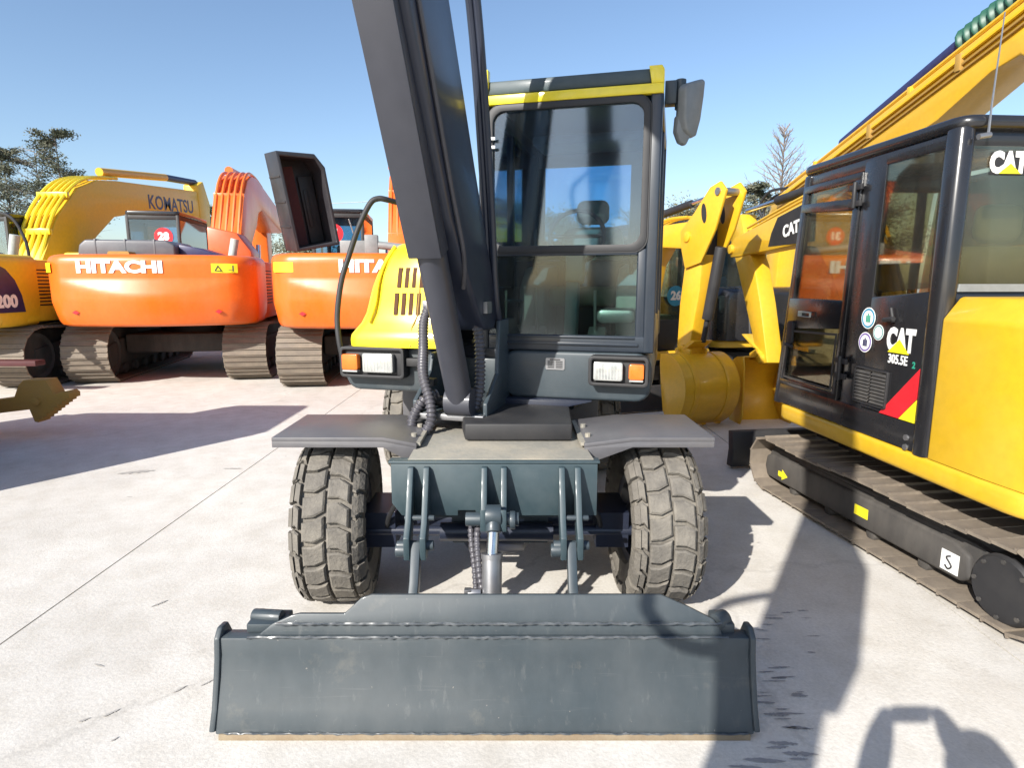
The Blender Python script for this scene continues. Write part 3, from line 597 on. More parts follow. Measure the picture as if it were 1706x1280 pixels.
m = MB(U); m.box(.05, .9, 2.58, .85, 1.28, 2.64); m.build('headliner', 'grey', cab, .02)
m = MB(U); m.box(.05, .06, 1.292, .85, 1.3, 1.30); m.build('floor_mat', 'black', cab)
# mirror on its bracket
m = MB(U); m.box(.95, .12, 2.585, 1.01, .20, 2.70); m.cyl((1.03, .16, 2.56), (1.03, .16, 2.71), .028); m.cyl((1.025, .16, 2.44), (1.025, .15, 2.57), .014); mbk = m.build('mirror_bracket', 'slate', exc, .006)
TM = U @ Matrix.Translation((1.075, .17, 2.56)) @ Matrix.Rotation(R(62), 4, 'Z')
m = MB(TM); m.prism([(-.085, -.06), (-.06, -.12), (.0, -.15), (.05, -.13), (.09, -.04), (.115, .08), (.125, .165), (.10, .172), (-.06, .115), (-.085, .09)], 'y', -.03, .025); mh = m.build('mirror_head', 'grey', mbk, .018, 3)
m = MB(TM); m.prism([(-.07, -.05), (.0, -.13), (.08, -.03), (.105, .15), (-.05, .10)], 'y', .027, .03); m.build('mirror_glass', 'mirror', mh)
TM2 = U @ Matrix.Translation((1.045, .14, 2.455)) @ Matrix.Rotation(R(40), 4, 'Z')
m = MB(TM2); m.prism([(-.045, .06), (-.05, -.02), (-.02, -.075), (.02, -.085), (.05, -.03), (.045, .05), (.0, .09)], 'y', -.02, .02); m.build('wide_mirror', 'grey', mbk, .012)

# ------------------------------------------------------------ tracks and the diggers
def shoe_mesh(w_, pitch, m, ridges=3, name='track_shoe'):
    b = MB(); b.box(-w_ / 2, -pitch / 2 + .004, -.016, w_ / 2, pitch / 2 - .004, 0)
    if ridges == 3:
        for k in range(3): y = -pitch / 2 + .012 + k * (pitch - .03) / 2; b.box(-w_ / 2, y, 0, w_ / 2, y + .012, .020)
    elif ridges == 1: b.box(-w_ / 2, -pitch / 2 + .004, 0, w_ / 2, -pitch / 2 + .014, .01)
    return b.mesh(name, m)
def track(root, T, x, L, h, wd_, N, sm, frame_m='under', sag=.03, y0=0):
    """one crawler: the frame (a part) carries its shoes (sub-parts)"""
    r = h / 2 - .03; S = L - h; per = 2 * S + 2 * math.pi * r
    m = MB(T)
    q = [(y0 + S / 2 + (r - .06) * math.cos(a), h / 2 + (r - .06) * math.sin(a)) for a in [R(-90 + 15 * k) for k in range(13)]] + [(y0 - S / 2 + (r - .06) * math.cos(a), h / 2 + (r - .06) * math.sin(a)) for a in [R(90 + 15 * k) for k in range(13)]]
    m.prism(q, 'x', x - wd_ * .17, x + wd_ * .17)
    m.prism([(y0 - S / 2, h * .28), (y0 + S / 2, h * .28), (y0 + S / 2, h * .60), (y0 + S * .35, h * .70), (y0 - S * .35, h * .70), (y0 - S / 2, h * .60)], 'x', x - wd_ * .25, x + wd_ * .25)
    for sx in (-1, 1): m.lathe([(0, 0), (0, r * .62), (.03, r * .74), (.05, r * .74)], 'x', (x + sx * wd_ * .23, y0 + S / 2, h / 2), 20); m.lathe([(0, 0), (0, r * .7), (.05, r * .8)], 'x', (x + sx * wd_ * .22, y0 - S / 2, h / 2), 20)
    nr = max(4, int(S / .38))
    for k in range(nr): m.cyl((x - wd_ * .24, y0 - S / 2 + S * (k + .5) / nr, h * .16), (x + wd_ * .24, y0 - S / 2 + S * (k + .5) / nr, h * .16), h * .09, n=10)
    fr = m.build('track_frame', frame_m, root, .008)
    for k in range(N):
        d = per * (k + .5) / N
        if d < S: y, z, a = y0 - S / 2 + d, 2 * r - sag * math.sin(math.pi * d / S * 2) ** 2, 0
        elif d < S + math.pi * r: t = (d - S) / r; y, z, a = y0 + S / 2 + r * math.sin(t), r + r * math.cos(t), -t
        elif d < 2 * S + math.pi * r: y, z, a = y0 + S / 2 - (d - S - math.pi * r), 0, math.pi
        else: t = (d - 2 * S - math.pi * r) / r; y, z, a = y0 - S / 2 - r * math.sin(t), r - r * math.cos(t), math.pi - t
        link('track_shoe', sm, fr, M=T @ Matrix.Translation((x, y, z + .03)) @ Matrix.Rotation(a, 4, 'X'))
    return fr
def pane(root, name, T, pts, m='window'):   # a thin pane on four corner points
    a, b, c, d = [Vector(p) for p in pts]; n = (b - a).cross(d - a).normalized() * .004
    return MB(T).add([a, b, c, d, a + n, b + n, c + n, d + n], [(3, 2, 1, 0), (4, 5, 6, 7), (0, 1, 5, 4), (1, 2, 6, 5), (2, 3, 7, 6), (3, 0, 4, 7)]).build(name, m, root)
def simple_cab(root, T, x0, x1, y0, y1, z0, z1, m='black', roof=None, sill=.55, gm='window', trim=.06):
    b = MB(T); p = trim
    for x in (x0, x1 - p):
        for y in (y0, y1 - p): b.box(x, y, z0, x + p, y + p, z1 - .05)
    b.box(x0 + .005, y0 + .005, z0, x0 + .03, y1 - .005, z0 + sill); b.box(x1 - .03, y0 + .005, z0, x1 - .005, y1 - .005, z0 + sill)
    b.box(x0 + .005, y0 + .006, z0, x1 - .005, y0 + .03, z0 + sill); b.box(x0 + .005, y1 - .03, z0, x1 - .005, y1 - .006, z0 + sill * .6); b.box(x0, (y0 + y1) / 2 - p / 2, z0 + sill, x0 + p * .7, (y0 + y1) / 2 + p / 2, z1 - .06)
    b.box(x0 + .002, y0 + .002, z1 - .14, x1 - .002, y1 - .002, z1 - .06)
    c = b.build('cab', m, root, .012)
    MB(T).prism(rrect(x0 - .01, y0 - .01, x1 + .01, y1 + .02, .09), 'z', z1 - .06, z1 + .02).build('cab_roof', roof or m, c, .02)
    za, zb = z0 + sill, z1 - .14; e = .016
    for nm, pts in (('rear_window', [(x0 + p, y0 + e, za), (x1 - p, y0 + e, za), (x1 - p, y0 + e, zb), (x0 + p, y0 + e, zb)]), ('front_window', [(x0 + p, y1 - e, z0 + sill * .6), (x1 - p, y1 - e, z0 + sill * .6), (x1 - p, y1 - e, zb), (x0 + p, y1 - e, zb)]), ('side_window', [(x0 + e, y0 + p, za), (x0 + e, y1 - p, za), (x0 + e, y1 - p, zb), (x0 + e, y0 + p, zb)]), ('side_window', [(x1 - e, y0 + p, za), (x1 - e, y1 - p, za), (x1 - e, y1 - p, zb), (x1 - e, y0 + p, zb)])):
        pane(c, nm, T, pts, gm)
    s = MB(T); cx = (x0 + x1) / 2; cy = (y0 + y1) / 2
    s.prism(rrect(cx - .24, z0 + .45, cx + .24, z0 + 1.05, .08), 'y', cy - .28, cy - .16); s.prism(rrect(cx - .13, z0 + 1.07, cx + .13, z0 + 1.27, .05), 'y', cy - .26, cy - .18); s.prism(rrect(cx - .24, cy - .2, cx + .24, cy + .25, .06), 'z', z0 + .35, z0 + .47); s.build('seat', 'seat', c, .025)
    return c
def plate_arm(root, T, name, poly, x0, x1, m, bev=.025): return MB(T).prism(poly, 'x', x0, x1).build(name, m, root, bev, 2)
def bucket(root, T, w_, m, teeth=4, toothm=None):
    """bucket hung on its pin at the origin of T; the mouth looks towards -y"""
    out = [(p.x, p.y) for p in spline([(q[0], q[1], 0) for q in ((0.0, .06), (.20, -.02), (.34, -.22), (.36, -.45), (.25, -.66), (.05, -.80), (-.14, -.84))], 4)]
    _o = [(0.0, .06), (.20, -.02), (.34, -.22), (.36, -.45), (.25, -.66), (.05, -.80), (-.14, -.84)]
    inn = [(p.x * .93 - .002, p.y * .955 - .005) for p in [Vector(q) for q in out[::-1]]]
    _i = [(-.13, -.815), (.04, -.775), (.225, -.64), (.33, -.44), (.31, -.235), (.185, -.05), (.0, .03)]
    b = MB(T); b.prism(out + inn, 'x', -w_ / 2, w_ / 2)
    sd = out + [(-.20, -.62), (-.13, -.30), (-.06, -.05)]
    for s in (-1, 1): b.prism(sd, 'x', s * w_ / 2 - (.012 if s > 0 else .006), s * w_ / 2 + (.006 if s > 0 else .012))
    bk = b.build('bucket', m, root, .004)
    for x in (-.30 * w_, .30 * w_):      # wear strips round the back
        o2 = [(p[0] * 1.022 + .004, (p[1] + .35) * 1.012 - .35) for p in out[3:-2]]
        MB(T).prism(o2 + [(p[0] * .995, p[1]) for p in out[3:-2][::-1]], 'x', x - .035, x + .035).build('wear_strip', m, bk, .003)
    e = MB(T)
    for s in (-.13, .10): e.prism([(-.06, .0), (-.03, .12), (.08, .14), (.24, .02), (.2, -.05), (.0, -.0)], 'x', s, s + .03)
    e.cyl((-.17, .02, .09), (.17, .02, .09), .035); e.build('bucket_ear', m, bk, .006)
    for k in range(teeth):
        x = -w_ / 2 + .05 + (w_ - .10) * k / (teeth - 1)
        MB(T).prism([(-.10, -.79), (-.12, -.855), (-.30, -.90), (-.31, -.885), (-.16, -.80)], 'x', x - .028, x + .028).build('bucket_tooth', toothm or m, bk, .006)
    return bk
def number_disc(root, T, x, y, z, r, txt, m='red'):
    d = MB(T).prism(disc2(x, z, r, 28), 'y', y - .004, y).build('number_disc', m, root); text('disc_number', txt, r * 1.15, 'white', d, T @ face_back(x, y - .006, z), .012 * r / .2, 1.0, .001)
def pipes(root, T, name, path, xs_, r, m):
    b = MB(T)
    for x in xs_: b.tube([(x, p[0], p[1]) for p in path], r, 6)
    return b.build(name, m, root)

bigshoe = shoe_mesh(.68, .205, 'shoe'); bigshoe_d = shoe_mesh(.68, .205, 'shoe_dark')
def big_digger(loc, yaw, label, cat_m, boom_pts, opt):
    """a twenty-ton crawler excavator seen from its counterweight; x right, y forward"""
    root = thing('crawler_excavator', loc, label, 'excavator', yaw=R(yaw)); I = Matrix()
    ty = Matrix.Rotation(R(opt.get('lower', 0)), 4, 'Z')
    for x in (-1.2, 1.2): track(root, ty, x, 4.3, .98, .68, 50, opt.get('shoe', bigshoe), y0=opt.get('ty', 0))
    m = MB(ty); m.box(-1.0, -1.1, .42, 1.0, 1.1, .75); m.build('car_body', 'under', root, .04)
    m = MB(); m.lathe([(.70, 0), (.70, .75), (1.0, .75), (1.0, 0)], 'z', n=36); m.build('swing_ring', 'black', root)
    W_, z0, z1, tail = opt.get('w', 1.5), .98, 2.06, opt.get('tail', -2.75)
    # counterweight: lofted shell with rounded plan corners and a scooped crease
    plan = [(-W_, -1.55), (-W_, tail + .62)] + [(-W_ + .42 - .42 * math.cos(R(a)), tail + .62 - .42 * math.sin(R(a)) - .08 * (a / 80)) for a in range(10, 81, 10)]
    half = [(-W_ + .42 + (W_ - .42) * t, tail + .12 - .12 * math.sin(t * math.pi / 2)) for t in (.06, .15, .3, .45, .6, .75, .9, 1.0)]
    plan = plan + half; plan = plan + [(-x, y) for x, y in plan[::-1][1:]]
    zs = [z0, z0 + .03, z0 + .08, z0 + .2, 1.35, 1.42, 1.46, 1.50, 1.54, 1.58, 1.62, 1.66, 1.70, 1.72, 1.80, 1.9, z1 - .10, z1 - .05, z1 - .02, z1]
    vs = []
    for z in zs:
        ins = .0
        if z > z1 - .11: ins = .10 * (1 - math.sqrt(max(0, 1 - ((z - z1 + .11) / .11) ** 2)))
        if z < z0 + .09: ins = .06 * (1 - math.sqrt(max(0, 1 - ((z0 + .09 - z) / .09) ** 2))) + 0
        low = .10 * max(0, (z0 + .35 - z) / .35)
        for x, y in plan:
            q = abs(x) / W_; D = .075 * max(0, 1 - (q / .86) ** 2) if opt.get('crease', True) else 0; zc = 1.70 - .25 * max(.02, 1 - (q / .86) ** 2)
            d = D * min(1, max(0, (1.70 - z) / (1.70 - zc))) if y < tail + .5 else 0
            vs.append((x * (1 - (ins + low * .5) / W_), y + (ins + low) - d if y < tail + .6 else y + 0, z))
    n = len(plan); m = MB(); m.add(vs, [(j * n + i, j * n + i + 1, (j + 1) * n + i + 1, (j + 1) * n + i) for j in range(len(zs) - 1) for i in range(n - 1)])
    m.add(vs[-n:], [tuple(range(n))]); m.add(vs[:n], [tuple(range(n))[::-1]])
    cw = m.build('counterweight', cat_m, root, ang=30)
    def rear(x, z):
        q = abs(x) / (W_ - .42); y = tail + .12 - .12 * math.sin(min(1, max(0, 1 - q)) * math.pi / 2); return y
    if opt.get('name'):
        text('brand_lettering', opt['name'], .235, 'white', cw, face_back(0, 0, 0), .012, 1.28, .004, mapf=lambda x, y, z: (x, y + 1.86, -(rear(x - .18, 0) - .012 - z)) ) if False else text('brand_lettering', opt['name'], .235, 'white', cw, Matrix(), .012, 1.32, .004, mapf=lambda x, y, z: (x + opt.get('nx', -.28), rear(x + opt.get('nx', -.28), 0) - .008 - z, y + 1.865))
        for x, wl in opt.get('signs', ((1.15, .34),)):
            vs = []; k_ = 8
            for zz in (1.79, 1.93):
                for k in range(k_ + 1): xx = x + wl * (k / k_ - .5); vs.append((xx, min(rear(xx, 0) - .006 if abs(xx) < W_ - .42 else tail + .62 - .08 - .42 * math.sqrt(max(0, 1 - ((abs(xx) - W_ + .42) / .42) ** 2)) - .002, 9), zz))
            sgn = MB().add(vs, [(k, k + 1, k_ + 2 + k, k_ + 1 + k) for k in range(k_)]).build('warning_sign', 'decal_y', cw, fix=False)
            if wl > .3:
                tri = MB(); o = [(x - .14, 1.815), (x - .03, 1.815), (x - .085, 1.905)]; i_ = [(x - .12, 1.825), (x - .05, 1.825), (x - .085, 1.885)]
                tri.ring(o, i_, 'y', rear(x - .085, 0) - .016, rear(x - .085, 0) - .012); tri.box(x + .06, rear(x + .1, 0) - .012, 1.83, x + .13, rear(x + .1, 0) - .009, 1.84); tri.box(x + .12, rear(x + .12, 0) - .010, 1.81, x + .14, rear(x + .12, 0) - .004, 1.9); tri.build('warning_print', 'black', sgn)
        for x in (-1.0, 1.0): y = tail + .098; MB().prism([(x - .05, 1.20), (x, 1.17), (x + .05, 1.20), (x, 1.23)], 'y', y - .005, y + .03).build('reflector', 'red', cw)
    # upper body
    m = MB(); m.box(-W_ + .03, tail + 1.1, 1.03, W_ - .03, 1.6, z1 - .06); body = m.build('upper_body', cat_m, root, .03)
    m = MB()
    for k in range(11): m.box(W_ - .032, tail + 1.35, 1.28 + k * .055, W_ - .022, tail + 1.75, 1.30 + k * .055)
    m.box(W_ - .031, tail + 1.95, 1.12, W_ - .022, 1.2, 1.135); m.build('louvre_slot', 'black', body)
    # engine hood
    if opt.get('open'):
        hx0, hx1, hy = opt['open']; T = Matrix.Translation((hx0, hy, z1 + .04)) @ Matrix.Rotation(R(32), 4, 'Z') @ Matrix.Rotation(R(-11), 4, 'Y') @ Matrix.Rotation(R(4), 4, 'X')
        wv, ht, dp = hx1 - hx0, 1.44, .46
        o = [(0, 0), (wv, 0), (wv, ht * .80), (wv * .82, ht * .94), (0, ht)]; i_ = [(.05, .05), (wv - .05, .05), (wv - .05, ht * .77), (wv * .80, ht * .89), (.05, ht - .07)]
        m = MB(T); m.ring(o, i_, 'y', 0, dp); m.prism(o, 'y', dp, dp + .03); hd = m.build('open_hood', 'dark_hood', root, .02)
        m = MB(T); m.box(.06, dp - .03, .05, .36, dp - .002, ht * .85); m.build('hood_liner', 'red_dull', hd); m = MB(T); m.box(.40, dp - .06, .05, wv - .07, dp - .002, ht * .74); m.box(wv * .62, dp - .09, .3, wv * .72, dp - .06, ht * .6); m.build('hood_pad', 'black', hd, .02)
        m = MB(T)
        for k in range(1, 4): m.box(-.012, .03, ht * k / 4, -.001, dp, ht * k / 4 + .02)
        m.build('hood_rib', 'dark_hood', hd)
        m = MB(); m.tube([(hx0 + .9, hy + .3, z1), (hx0 + .75, hy + .2, z1 + .55)], .012, 6); m.build('hood_strut', 'steel', root)
        m = MB(); m.box(hx0 + .62, hy + .05, z1 - .02, hx0 + 1.05, hy + .4, z1 + .22); m.box(hx0 + 1.0, hy - .05, z1 - .02, hx0 + 1.2, hy + .1, z1 + .30); m.cyl((hx0 + 1.2, hy, z1 + .15), (hx0 + 1.9, hy, z1 + .08), .06); m.build('engine_block', 'grey', root, .02)
    else:
        hm = opt.get('hoodm', 'grey_hood'); x0, x1 = opt.get('hood', (-1.1, .3))
        m = MB(); m.prism([(x0, z1 - .01), (x0 + .03, z1 + .16), (x0 + .12, z1 + .24), (x1 - .12, z1 + .24), (x1, z1 + .16), (x1, z1 - .01)], 'y', tail + .55, tail + 1.6); hd = m.build('engine_hood', hm, root, .035, 3)
        m = MB()
        for k in range(3): x = x0 + .25 + k * .42; m.box(x, tail + .545, z1 + .01, x + .03, tail + 1.5, z1 + .25)
        m.build('hood_rib', hm, hd, .008)
        m = MB(); m.prism([(x1 + .01, z1 - .01), (x1 + .01, z1 + .18), (x1 + .25, z1 + .14), (x1 + .62, z1 + .02), (x1 + .65, z1 - .01)], 'y', tail + .7, tail + 1.5); m.build('side_cover', 'navy', hd, .02)
        m = MB(); m.prism(rrect(x0 + .55, z1 - .02, x0 + .85, z1 + .05, .03), 'y', tail + .25, tail + .5); m.build('hood_handle', 'ochre', hd)
        m = MB(); m.cyl((x1 + .55, tail + 1.7, z1 + .02), (x1 + .62, tail + 1.7, z1 + .34), .07); m.build('exhaust_pipe', 'pale', root)
    # cab and the tank opposite
    cx0, cx1, cy0, cy1 = -W_ + .12, -.42, .35, 2.15
    cab_ = simple_cab(root, I, cx0, cx1, cy0, cy1, 1.1, opt.get('cabz', 2.98), 'black', 'black_gloss', 1.0, 'window')
    if opt.get('disc'): number_disc(cab_, I, *opt['disc'])
    m = MB(); m.prism([(.1, 1.9), (.1, 2.72), (.65, 2.60), (.90, 2.25), (.92, 1.9)], 'y', .2, .9) if opt.get('tank') else m.box(.5, .4, 1.9, 1.35, 1.5, 2.2); m.build('fuel_tank', 'orange_shaded' if opt.get('tank') else cat_m, root, .05)
    if opt.get('rail'): m = MB(); m.tube(spline([(p[0], p[1], p[2]) for p in opt['rail']], 5), .025, 8); m.build('handrail', 'black', root)
    # boom, pipes, arm
    bx0, bx1 = opt.get('bx', (-.30, .30)); bm_ = opt.get('boomm', cat_m)
    b = plate_arm(root, I, 'boom', boom_pts, bx0, bx1, bm_, .03)
    for k in range(5):
        x = bx0 + .06 + (bx1 - bx0 - .12) * k / 4; MB().tube([(x, p[0], p[1]) for p in spline([(q[0], q[1], 0) for q in opt['pipe']], 5)], .032, 6).build('hydraulic_pipe', opt.get('pipem', bm_), b)
    for q in opt.get('clamps', ()): m = MB(); m.box(bx0 + .0, q[0] - .04, q[1] - .06, bx1, q[0] + .04, q[1] + .05); m.build('pipe_clamp', opt.get('pipem', bm_), b, .01)
    if opt.get('boomtext'):
        t_, y, z, s_, a = opt['boomtext']; text('brand_lettering', t_, s_, 'navy', b, face_right(bx1 + .002, y, z) @ Matrix.Rotation(R(a), 4, 'Z'), .008, 1.0, .002)
    for sx in (-1, 1):
        c0, c1 = opt['lift']; mid = (c0[0] * .42 + c1[0] * .58, c0[1] * .42 + c1[1] * .58); x = (bx0 if sx < 0 else bx1) + sx * .09
        cy_ = MB().cyl((x, *c0), (x, *mid), .085).build('lift_cylinder', 'black', root); MB().cyl((x, *mid), (x, *c1), .05).build('cylinder_rod', 'chrome', cy_)
    if opt.get('armcyl'):
        a0, a1, a2, m1, m2 = opt['armcyl']; c = MB().cyl((0, *a0), (0, *a1), .09).build('arm_cylinder', m1, root); MB().cyl((0, *a1), (0, *a2), .085 if m2 != 'chrome' else .05).build('cylinder_sleeve', m2, c)
    plate_arm(root, I, 'arm', opt['arm'], -.2, .2, bm_, .03)
    if opt.get('bk'): bucket(root, Matrix.Translation((0, *opt['bk'])) @ Matrix.Scale(1.5, 4), .75, bm_, 5)
    return root
M_['grey_hood'] = paint('grey_hood_paint', (.10, .10, .11), .35, .2, .2, (.25, .25, .25), 3)
M_['red_dull'] = plain('dull_red', (.07, .014, .016), .7)
M_['dark_hood'] = paint('dark_hood_paint', (.028, .027, .032), .4, .2, .1, (.12, .11, .11), 3)
M_['orange_shaded'] = paint('orange_paint_shaded', (.62, .10, .02), .35, .12, .2, (.5, .3, .2), 2)  # deeper copy of the orange, with the tank's shade in its colour

def std_boom(foot, peak, end, dep, rear_dep=None):
    """side outline of a cranked boom through foot, peak and end (y,z)"""
    f, p, e = [Vector(q) for q in (foot, peak, end)]
    return [(f.x - .12, f.y - .1), (f.x - .28, f.y + .12), (p.x - .85, p.y - .55), (p.x - .42, p.y - .16), (p.x, p.y), (p.x + .5, p.y + .02), (e.x - .1, e.y + .16), (e.x + .12, e.y + .04), (e.x + .1, e.y - .14), (e.x - .4, e.y - dep * .55), (p.x + .9, p.y - dep * 1.02), (p.x + .45, p.y - dep * 1.2), (p.x + .2, p.y - dep * 1.7), (f.x + .30, f.y + .15), (f.x + .1, f.y - .08)]
hb = std_boom((.55, 1.75), (2.0, 3.95), (5.6, 3.3), .62)
hp = [(.50, 2.05), (.62, 2.4), (1.12, 3.35), (1.45, 3.75), (1.9, 3.98), (2.5, 4.0), (3.2, 3.88)]
harm = [(5.1, 4.05), (5.45, 4.05), (5.95, 3.3), (5.85, 2.2), (5.55, .9), (5.35, .9), (5.35, 2.1), (5.25, 3.2)]
big_digger((-5.98, 12.0, 0), 10, 'orange crawler excavator with closed dark hood and red number 28 disc on its cab', 'orange', hb,
           dict(name='HITACHI', disc=(-.72, .345, 2.52, .17, '28'), pipe=hp, clamps=((.72, 2.55), (1.2, 3.42)), lift=((1.5, 1.35), (1.75, 2.45)), armcyl=((2.6, 4.15), (4.0, 4.2), (5.2, 4.05), 'orange', 'chrome'), arm=harm, bk=(5.45, 1.0), tank=True, bx=(.02, .62), boomm='orange', signs=((1.12, .36), (-1.42, .2)), nx=-.32))
big_digger((-2.33, 11.6, 0), 7, 'orange crawler excavator with its grey engine hood standing open and number 31 disc', 'orange', hb,
           dict(name='HITACHI', disc=(-.98, .345, 2.55, .18, '31'), pipe=hp, clamps=((.72, 2.55), (1.2, 3.42)), lift=((1.5, 1.35), (1.75, 2.45)), armcyl=((2.6, 4.15), (4.0, 4.2), (5.2, 4.05), 'orange', 'chrome'), arm=harm, bk=(5.45, 1.0), open=(-1.16, -.46, -2.0), bx=(.0, .6), signs=((-1.25, .3),), nx=.15, refl=(-1.1, 1.1)))
kb = [(.45, 1.7), (.25, 1.95), (.85, 2.9), (1.5, 3.52), (2.1, 3.76), (2.8, 3.86), (6.4, 4.14), (6.75, 4.0), (6.78, 3.4), (6.55, 3.18), (6.2, 3.18), (6.0, 3.48), (3.4, 3.22), (2.6, 3.06), (1.95, 2.6), (1.0, 1.75)]
kom = big_digger((-8.92, 11.35, 0), 0, 'yellow crawler excavator with navy decal, long boom and blue lettering, behind the orange ones', 'amber', kb,
           dict(crease=False, w=1.46, tail=-2.9, pipe=[(.30, 1.95), (.80, 2.92), (1.45, 3.56), (2.1, 3.82), (2.9, 3.92)], clamps=((.62, 2.6), (1.2, 3.35)), pipem='lemon', lift=((1.4, 1.4), (1.8, 2.5)), armcyl=((2.5, 4.0), (5.1, 4.30), (6.6, 4.40), 'yellow', 'navy'), arm=[(6.35, 4.3), (6.7, 4.45), (7.0, 3.9), (6.95, 2.6), (6.7, 1.2), (6.5, 1.2), (6.45, 2.6), (6.4, 3.3)], bk=(6.6, 1.3), boomtext=('KOMATSU', 5.0, 3.60, .46, 3), bx=(-.42, .18), cabz=2.9, shoe=bigshoe, rail=[(-.3, -.8, 2.05), (-.3, -.8, 2.75), (-.2, -.8, 2.78), (.5, -.8, 2.76), (.75, -.8, 2.4), (.8, -.8, 2.05)]))
m = MB(); q = [(-2.9, 1.20), (-1.86, 1.20), (-1.9, 1.45), (-2.0, 1.68), (-2.15, 1.84), (-2.4, 1.95), (-2.6, 1.97)]; m.prism(q, 'x', 1.4605, 1.463); dec = m.build('side_decal', 'navy', kom)
text('model_number', '200', .25, 'white', dec, face_right(1.466, -2.20, 1.36), .012, 1.05, .002); text('model_letters', 'PC', .16, 'white', dec, face_right(1.466, -2.46, 1.60), .008, 1.0, .002)
m = MB(); m.box(.72, -2.5, .44, 2.0, -2.3, .52); m.build('red_bar', 'red_dull', kom, .01)
# large digger beyond the right-hand cab
cb_ = [(.35, 1.8), (.15, 2.1), (1.3, 4.1), (1.75, 4.70), (2.25, 4.92), (2.9, 4.76), (8.3, 3.44), (8.55, 3.3), (8.5, 3.0), (7.9, 2.85), (3.75, 3.84), (2.9, 4.20), (2.5, 4.26), (2.15, 4.0), (1.0, 2.0)]
cp = [(.30, 2.4), (1.22, 4.1), (1.68, 4.74), (2.25, 4.98), (2.9, 4.83), (5.0, 4.31), (7.2, 3.78), (8.2, 3.55)]
c320 = big_digger((6.35, 5.2, 0), 3, 'large yellow crawler excavator behind the black cab, green sleeve on its arm cylinder', 'yellow', cb_,
           dict(crease=False, tail=-2.75, pipe=cp, clamps=((4.4, 4.42), (6.9, 3.84)), lift=((1.4, 1.4), (1.9, 3.0)), arm=[(8.1, 3.5), (8.5, 3.55), (8.95, 3.1), (8.85, 2.0), (8.55, .9), (8.35, .9), (8.3, 2.0), (8.2, 3.0)], bk=(8.45, 1.0), bx=(-.32, .28), cabz=2.75))
m = MB().cyl((-.05, 3.7, 4.84), (-.05, 6.4, 4.10), .11, n=16).build('arm_cylinder', 'navy', c320)
sp = [Vector((-.05, 1.5, 5.40)).lerp(Vector((-.05, 3.75, 4.83)), k / 160) for k in range(161)]
MB().tube(sp, lambda i: .155 + .03 * math.sin(i * 2 * math.pi / 9.0), 12).build('cylinder_sleeve', 'spiral', c320, ang=60)
for dz, mm, r in ((.10, 'amber', .028), (.19, 'ochre', .02), (.27, 'ochre', .016)):
    MB().tube(spline([(-.345, p[0], p[1] - dz) for p in ((2.3, 4.90), (2.9, 4.74), (5.0, 4.22), (7.2, 3.69), (8.2, 3.46))], 5), r, 6).build('hydraulic_pipe', mm, c320)
for y, z in ((3.4, 4.46), (5.2, 4.02), (6.9, 3.60)): MB().box(-.38, y - .05, z - .10, -.30, y + .05, z + .12).build('pipe_clamp', 'ochre', c320, .01)
hose('hose_loop', [(-.2, 8.1, 3.5), (-.25, 8.6, 3.45), (-.3, 8.9, 3.2), (-.25, 8.8, 2.9), (-.1, 8.6, 2.9)], .03, c320, Matrix(), 'rubber', False)
hose('hose_loop', [(-.3, 7.9, 3.55), (-.4, 8.5, 3.55), (-.45, 8.8, 3.25), (-.4, 8.6, 2.95)], .03, c320, Matrix(), 'rubber', False)

